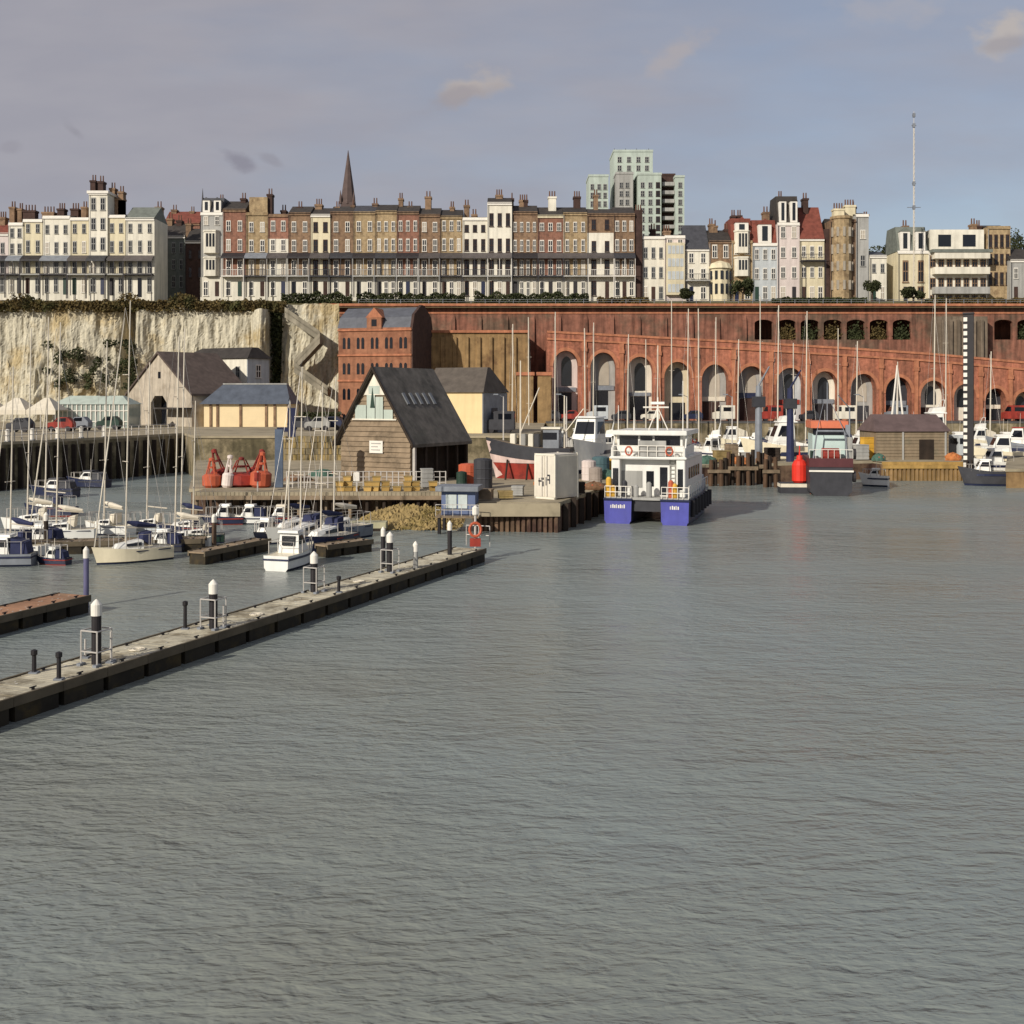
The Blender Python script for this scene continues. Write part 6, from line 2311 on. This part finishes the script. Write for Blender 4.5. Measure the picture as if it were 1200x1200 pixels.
# ---- charcoal workboat by the red buoy
def workboat():
    root = empty('workboat', (X(974, 134), 134, 0), R(-9), 'charcoal workboat with an orange topped pale wheelhouse, stern to the harbour', 'workboat')
    mb = MB()
    hull(mb, 15, 6.2, 3.3, .95, keel=.6, y0=0, rake=.8, sheer=.5, boot=.12)
    mb.build('hull', [DGREY, IRON, GREYP], root)
    mb = MB()
    mb.box(-3.05, 3.05, -.08, 9, 3.3, 4.3)
    mb.build('bulwark', [mat('maroon_paint', (86, 48, 50), .5, .2)], root)
    mb = MB()
    mb.box(-3.1, 3.1, -.2, -.085, 2.75, 2.95)
    mb.build('rubbing_strake', [FRAME], root)
    mb = MB()
    mb.box(-2.3, 2.4, 2.5, 8, 3.3, 7.0)
    wh = mb.build('wheelhouse', [mat('pale_mint_paint', (186, 204, 198), .5, .1)], root)
    mb = MB()
    mb.box(-2.2, 2.3, 2.42, 2.497, 6.9, 7.6)
    mb.box(-2.25, 2.35, 2.6, 8, 7.0, 7.7)
    mb.build('cabin_window', [TINT], wh)
    mb = MB()
    mb.box(-2.6, 2.7, 2.0, 8.5, 7.7, 8.5)
    mb.build('roof', [mat('orange_band', (206, 116, 84), .5, .15)], wh)
    mb = MB()
    mb.tube((0, 4, 8.5), (0, 4, 13), .1, .06, 6)
    mb.tube((2.8, 1.5, 3.3), (2.8, 1.5, 10.0), .12, .1, 6)
    mb.tube((2.8, 1.5, 10.0), (1.0, .2, 11.5), .08, .06, 6)
    mb.build('mast', [GREYP], root)
    for yy, z in ((.6, 2.2), (3.2, 2.3), (5.8, 2.4), (8.4, 2.5), (.6, 4.8), (3.2, 5)):
        mb = MB()
        mb.tube((3.1, yy, z), (3.5, yy, z), .62, None, 12)
        mb.build('tyre_fender', [IRON], root)
    for (x_, y_, h, m) in ((2.7, .8, 3.4, GREYW), (2.6, 1.9, 4.8, GREYP), (-2.6, 1.0, 1.8, DGREEN)):
        mb = MB()
        mb.cbox(x_, y_, 3.3, .7, .7, h)
        mb.build('deck_locker', [m], root, bev=.05)
    mb = MB()
    for sg in (-1, 1):
        mb.tube((sg * 2.6, .3, 3.3), (sg * 1.9, .5, 7.4), .13, .1, 6)
    mb.tube((-1.9, .5, 7.4), (1.9, .5, 7.4), .12, None, 6)
    mb.tube((-1.9, .5, 7.4), (-.6, 3.8, 10.5), .05, None, 5)
    mb.tube((1.9, .5, 7.4), (.6, 3.8, 10.5), .05, None, 5)
    mb.build('gantry', [GREYP], root)
    mb = MB()
    mb.tube((-1.2, .9, 4.7), (1.2, .9, 4.7), .75, None, 12)
    mb.build('net_drum', [REDP], root)
    mb = MB()
    for i in range(8):
        mb.tube((-3 + i * .86, 0, 4.3), (-3 + i * .86, 0, 5.3), .04, None, 5)
    mb.tube((-3, 0, 5.3), (3.02, 0, 5.3), .04, None, 5)
    mb.build('stern_rail', [FRAME], root)
    root.scale = (.84, .95, 1.06)
workboat()

# orange work float with a red buoy
wf = empty('work_float', (X(933, 138.5), 138.5, 0), R(-4), 'low orange and white work float with a dark fender beside the charcoal workboat', 'float')
mb = MB()
mb.box(-2.1, 1.9, -1, 1.2, -.3, 1.3, 0)
mb.box(-2.12, 1.92, -1.02, 1.22, .75, 1.25, 1)
mb.build('hull', [DGREY, CANV], wf, bev=.03)
mb = MB()
mb.tube((1.9, -1.0, -.2), (1.9, -1.0, 1.2), .42, .3, 10)
mb.build('fender', [ORNG], wf)
e_ = empty('channel_buoy', (X(937, 138.4), 138.4, 1.3), 0, 'bright red upright buoy standing on the orange work float', 'buoy')
BRED = mat('bright_red_buoy', (214, 54, 40), .5, .12)
mb = MB()
mb.lathe(0, 0, [(.7, 0), (.95, .25), (.95, 2.2), (.7, 2.7), (.4, 2.9), (.35, 3.4)], 14)
mb.build('float', [BRED], e_)
mb = MB()
mb.tube((0, 0, 3.4), (0, 0, 4.6), .1, .06, 6)
mb.build('staff', [BRED], e_)
# steel crane post behind the dolphins and blue mast further on
for px, D, yt, lab, m, nm in ((889, 158, 452, 'grey steel crane post with a hooded head behind the timber dolphins', GREYP, 'crane_post'),
                             (926, 160, 455, 'slim navy steel crane post before the blue fronted arch', CANVB, 'crane_post')):
    e_ = empty(nm, (X(px, D), D, LQ), 0, lab, 'crane')
    hh = Z(yt, D) - LQ
    mb = MB()
    mb.tube((0, 0, 0), (0, 0, hh), .6, .4, 8)
    mb.build('shaft', [m], e_)
    mb = MB()
    mb.box(-.9, .9, -.5, .5, hh * .72, hh * .86)
    mb.build('winch', [DGREY], e_, bev=.05)
    mb = MB()
    mb.tube((0, 0, hh), (1.4, -.6, hh * 1.25), .16, .1, 6)
    mb.build('jib', [m], e_)
# dark dolphins (timber fendering clusters)
for px, D, n_, h, lab in ((842, 149, 4, 3.6, 'short dark timber dolphin right after the catamaran'), (868, 150, 6, 4.2, 'broad dark timber dolphin in the middle of the pier face'), (886, 152, 4, 4.4, 'tall dark timber dolphin at the foot of the crane post'), (903, 147, 3, 3.8, 'brown timber dolphin next to the orange work float')):
    e_ = empty('timber_dolphin', (X(px, D), D, -1), 0, lab, 'dolphin')
    for i in range(n_):
        mb = MB()
        xx = (i - (n_ - 1) / 2) * .72
        mb.tube((xx, (i % 2) * .5, 0), (xx * .9, (i % 2) * .5, h + rnd.uniform(-.3, .4) + 1), .3, .27, 8)
        mb.build('pile', [DTIMB if i % 2 else mat('brown_pile', (84, 64, 48), .85, .3, .8)], e_)
    mb = MB()
    mb.box(-n_ * .38, n_ * .38, -.42, -.29, h * .5 + 1, h * .62 + 1)
    mb.build('waling', [TIMB], e_)

# ------------------------------------------------------------------ floating pontoons
DROP = mat('bird_lime', (214, 208, 196), .9, .2, 3)
def pontoon(A, B, width, label, dz=.92, deck=None, name='pontoon', cleats=True, bays=18, side=1):
    """from A to B (front edge on plan); width goes to the far side"""
    a, b = Vector((*A, 0)), Vector((*B, 0))
    u = (b - a).normalized()
    Ln = (b - a).length
    ang = math.atan2(u.y, u.x)
    root = empty(name, a, ang, label, 'pontoon')
    mb = MB()
    for i in range(bays):
        x0_, x1_ = Ln * i / bays, Ln * (i + 1) / bays - .03
        np_ = max(4, int((x1_ - x0_) / .2))
        for k in range(np_):
            a_ = x0_ + (x1_ - x0_) * k / np_
            mb.box(a_, a_ + (x1_ - x0_) / np_ - .018, .1 + rnd.uniform(-.01, .01), width - .1, dz - .12, dz + rnd.uniform(-.012, .01))
    mb.build('deck', [deck or CONC], root)
    for yy in (-.02, width - .1):
        mb = MB()
        for i in range(bays):
            x0_, x1_ = Ln * i / bays, Ln * (i + 1) / bays - .02
            mb.box(x0_, x1_, yy, yy + .115, dz - .32, dz + .05)
        mb.build('kerb_rail', [mat('grey_fender_rail', (96, 86, 70), .85, .3, .8)] if 'grey_fender_rail' not in MATS else [MATS['grey_fender_rail']], root)
    for i in range(bays):
        mb = MB()
        x0_, x1_ = Ln * i / bays + .12, Ln * (i + 1) / bays - .16
        mb.box(x0_, x1_, .06, width - .06, -.5, dz - .13)
        mb.build('float', [FLOATB], root)
    mb = MB()
    for i in range(bays * 5):
        x_, y_ = rnd.uniform(.3, Ln - .3), rnd.uniform(.25, width - .25)
        rr_ = rnd.uniform(.02, .09)
        mb.poly([(x_ + rr_ * rnd.uniform(.5, 1.3) * math.cos(k), y_ + rr_ * rnd.uniform(.5, 1.3) * math.sin(k), dz + .014) for k in (0, 1.05, 2.1, 3.14, 4.2, 5.25)])
    o_ = mb.build('stain', [DROP], root)
    o_['kind'] = 'stuff'
    if cleats:
        for i in range(bays):
            mb = MB()
            xx = Ln * (i + .5) / bays
            for yy in (.3, width - .3):
                mb.tube((xx - .16, yy, dz + .1), (xx + .16, yy, dz + .1), .03, None, 5)
                mb.box(xx - .06, xx + .06, yy - .03, yy + .03, dz, dz + .1)
            mb.build('cleat', [IRON], root)
    return root, u


PA, PB = Vector((-18.55, 40.2)), Vector((-1.86, 80.8))
PU = (PB - PA).normalized()
PNm = Vector((-PU.y, PU.x))
A0 = PA - PU * 9
pontoon(tuple(A0), tuple(PB), 2.5, 'long pale concrete breakwater pontoon slanting across the harbour with dark weedy sides', bays=22)
def on_p(px, off):
    t = (px - 600) / FPX
    o = A0 + PNm * off
    s = (t * o.y - o.x) / (PU.x - t * PU.y)
    return o + PU * s


def pile(px, top, off, label, cage=True, body=BLACKP, cap=FRAME, dark_to=.62, r=.2, pos=None):
    q = pos or on_p(px, off)
    D = q.y
    zt = Z(top, D)
    ang = math.atan2(PU.y, PU.x)
    root = empty('mooring_pile', (q.x, q.y, -1), ang, label, 'pile', 'capped mooring piles')
    mb = MB()
    mb.tube((0, 0, 0), (0, 0, zt + .5), r, None, 14)
    mb.build('shaft', [body], root)
    mb = MB()
    h = zt + 1
    mb.lathe(0, 0, [(r * 1.1, h - .68), (r * 1.12, h - .22), (r * .55, h - .08), (r * .1, h)], 14)
    mb.build('cap', [cap], root)
    if cage:
        mb = MB()
        for (x, y) in ((-.42, -.42), (.42, -.42), (.42, .42), (-.42, .42)):
            mb.tube((x, y, 1.9), (x, y, 3.35), .035, None, 5)
        for zz in (2.5, 3.35):
            for (a_, b_) in (((-.42, -.42), (.42, -.42)), ((.42, -.42), (.42, .42)), ((.42, .42), (-.42, .42)), ((-.42, .42), (-.42, -.42))):
                mb.tube((*a_, zz), (*b_, zz), .032, None, 5)
        mb.build('guide_frame', [GALV], root)
        for (x, y) in ((-.42, -.42), (.42, -.42), (.42, .42), (-.42, .42)):
            mb = MB()
            mb.box(x - .16, x + .16, y - .1, y + .1, 1.9, 2.02)
            mb.build('foot_plate', [GREYP], root)
    return root


pile(113, 702, 1.0, 'black mooring pile with white cap, largest of those on the long pontoon')
pile(250, 679, 1.0, 'black mooring pile with white cap and guide frame, second along the long pontoon')
pile(368, 646, 1.9, 'white capped mooring pile with guide frame before the white sterned boat cluster')
pile(457, 623, 1.4, 'white capped mooring pile with guide frame halfway between boat cluster and blue hut')
pile(449, 617, 5.5, 'slim dark pile with a white tip standing just off the long pontoon', cage=False, r=.15)
pile(487, 634, .6, 'short white topped post pile close to the pontoon face before the hut', cage=False, r=.16, body=GREYW)
pile(527, 610, 1.2, 'thin dark pile with white cap under the blue hut', cage=False, r=.16)
# lifebuoy stand at the pontoon end
q = on_p(557, 1.0)
e_ = empty('lifebuoy_stand', (q.x, q.y, .92), 0, 'red lifebuoy stand with a white top at the outer end of the long pontoon', 'lifebuoy stand')
mb = MB()
mb.tube((0, 0, 0), (0, 0, 2.9), .09, None, 8)
mb.build('post', [GALV], e_)
mb = MB()
for k in range(16):
    a0, a1 = 2 * math.pi * k / 16, 2 * math.pi * (k + 1) / 16
    mb.tube((.42 * math.cos(a0), -.16, 1.35 + .5 * math.sin(a0)), (.42 * math.cos(a1), -.16, 1.35 + .5 * math.sin(a1)), .11, None, 6)
mb.build('lifebuoy', [ORNG], e_)
mb = MB()
mb.lathe(0, 0, [(.2, 2.4), (.24, 2.5), (.24, 2.95), (.05, 3.1)], 10)
mb.build('light', [FRAME], e_)
mb = MB()
mb.box(-.4, .4, -.1, .1, .1, .7)
mb.build('cabinet', [REDP], e_)
rl2 = empty('pontoon_end_railing', (q.x, q.y, .92), math.atan2(PU.y, PU.x), 'small grey railing closing the outer end of the long pontoon', 'railing')
for yy in (-.7, .2, 1.2):
    mb = MB()
    mb.tube((1.05, yy, 0), (1.05, yy, 1.5), .04, None, 5)
    mb.build('post', [GALV], rl2)
mb = MB()
for zz in (.8, 1.5):
    mb.tube((1.05, -.7, zz), (1.05, 1.2, zz), .035, None, 5)
mb.build('rail', [GALV], rl2)

def rope_coil(px, off, label):
    q = on_p(px, off)
    e_ = empty('mooring_rope', (q.x, q.y, .93), 0, label, 'rope')
    mb = MB()
    pr = None
    for k in range(44):
        a = k * .5
        r_ = .12 + .012 * k / 2
        p_ = Vector((r_ * math.cos(a), r_ * math.sin(a), .03 + .02 * (k % 7 == 0)))
        if pr:
            mb.tube(pr, p_, .025, None, 5)
        pr = p_
    mb.build('coil', [CANV], e_)
rope_coil(160, 1.2, 'pale rope coil lying on the long pontoon past the largest pile')
rope_coil(300, 1.0, 'pale rope coil on the long pontoon midway between the second pile and the boat cluster')
rope_coil(420, 1.3, 'pale rope coil on the long pontoon past the grey service post')
for px, off, h, lab in ((40, 2.2, .95, 'short dark service post with a round head near the photo edge'), (69, .5, 1.1, 'slim dark service post after the round headed one'),
                        (100, 2.2, .8, 'pale service post against the largest mooring pile'), (217, 2.1, 1.35, 'dark service post just before the second mooring pile'),
                        (397, .5, .95, 'grey service post after the boat cluster pile'), (130, .6, 1.3, 'thin pale pole beside the largest mooring pile'), (262, .6, 1.1, 'thin pale pole beside the second mooring pile')):
    q = on_p(px, off)
    e_ = empty('service_post', (q.x, q.y, .92), 0, lab + ' on the long pontoon', 'post')
    pale = 'pale' in lab
    mb = MB()
    if pale:
        mb.tube((0, 0, 0), (0, 0, h), .045, None, 6)
    else:
        mb.lathe(0, 0, [(.12, 0), (.09, .1), (.085, h - .25), (.13, h - .2), (.13, h - .04), (.04, h)], 10)
    mb.build('shaft', [GALV if pale else BLACKP], e_)
    mb = MB()
    mb.cbox(0, 0, 0, .34, .34, .06)
    mb.build('base', [GREYP], e_)

pontoon((X(-70, 52.5), 52.5), (X(107, 61.8), 61.8), 2.3, 'shorter marina pontoon with a brown worn deck entering from the photo edge', deck=mat('worn_brown_deck', (156, 118, 92), .9, .25, .6, second=(120, 104, 84), sec_scale=.3), bays=6)
pile(101, 640, 0, 'slim violet blue pile at the end of the brown decked pontoon', cage=False, body=mat('violet_pile', (96, 94, 124), .6, .2, .8), r=.15, pos=Vector((X(101, 63.2), 63.2)))
pontoon((X(-50, 83), 83), (X(240, 86.2), 86.2), 2.0, 'marina walkway pontoon running behind the big cream bowed yacht', deck=TIMB, bays=10)
pontoon((X(240, 79.0), 79.0), (X(318, 86.5), 86.5), 1.5, 'short dark finger pontoon between the walkway and the boat cluster', deck=TIMB, bays=4)
pontoon((X(384, 82.5), 82.5), (X(438, 86), 86), 1.5, 'short dark finger pontoon past the boat cluster', deck=TIMB, bays=3)
pile(251, 602, 0, 'tall brown timber pile at the end of the marina walkway', cage=False, body=mat('brown_timber_pile', (92, 74, 60), .85, .25, .8, streak=.2), r=.18, pos=Vector((X(251, 87.2), 87.2)))
pile(54, 600, 0, 'dark timber pile standing among the edge row of yachts', cage=False, body=DTIMB, r=.17, pos=Vector((X(54, 86.8), 86.8)))
pile(80, 630, 0, 'white timber pile standing among the edge row of yachts', cage=False, body=GREYW, r=.17, pos=Vector((X(80, 87.2), 87.2)))

# ------------------------------------------------------------------ last small things
def net_heap(px, D, w, h, m, label, z=LQ):
    x = X(px, D)
    e_ = empty('net_heap', (x, D, z), 0, label, 'fishing net', 'fishing net heaps on the quays')
    mb = MB()
    n_, m__ = 22, 9
    for j in range(m__ + 1):
        for i in range(n_):
            t_ = j / m__
            a_ = 2 * math.pi * i / n_
            rr_ = w * math.sqrt(max(0, 1 - t_ ** 2.2)) * (1 + .28 * noise.noise(Vector((math.cos(a_) * 1.7, math.sin(a_) * 1.7, px + t_ * 2))))
            zz = .72 * h * t_ * (1 + .2 * noise.noise(Vector((i * .6, j * .6, px)))) + .07 * noise.noise(Vector((i * 1.9, j * 2.1, px)))
            mb.v.append((rr_ * math.cos(a_), rr_ * .7 * math.sin(a_), zz))
    for j in range(m__):
        for i in range(n_):
            i2 = (i + 1) % n_
            mb.f.append((j * n_ + i, j * n_ + i2, (j + 1) * n_ + i2, (j + 1) * n_ + i))
            mb.m.append(0)
    mb.build('netting', [m], e_)
    mb = MB()
    for k in range(7):
        a_ = k * .9
        mb.lathe(w * .75 * math.cos(a_), w * .5 * math.sin(a_), [(.03, h * .25), (.14, h * .25 + .08), (.14, h * .25 + .2), (.03, h * .25 + .28)], 7)
    mb.build('net_float', [ORNG], e_)


NETG = mat('green_netting', (70, 96, 84), .95, .35, 2.5)
NETB = mat('brown_netting', (112, 84, 62), .95, .35, 2.5)
NETO = mat('orange_netting', (176, 110, 64), .95, .35, 2.5)
net_heap(696, 112, 1.2, 1.1, NETB, 'brown net heap on the quay edge right behind the container')
net_heap(712, 126, 1.1, 1.5, NETG, 'green net heap on the quay against the catamaran side')
net_heap(640, 118, 1.3, .9, NETO, 'orange net heap under the trawler stern behind the container')
net_heap(828, 155, 1.4, 1.6, NETG, 'green net heap on the pier at the short dark dolphin')
net_heap(866, 155, 1.5, 1.4, NETO, 'orange net heap on the pier above the broad dark dolphin')
net_heap(896, 157, 1.3, 1.7, NETB, 'brown net heap on the pier at the foot of the crane post')
net_heap(1030, 162, 1.0, 1.5, NETG, 'green net heap at the near corner of the timber shed')
net_heap(1117, 163, 1.2, 1.6, NETO, 'orange net heap on the pier end beside the striped post')
net_heap(350, 124, 1.6, 1.0, NETB, 'brown net heap on the quay behind the jetty railing, before the stone wall')
net_heap(378, 130, 1.5, 1.2, NETG, 'green net heap on the quay close to the barn eaves')
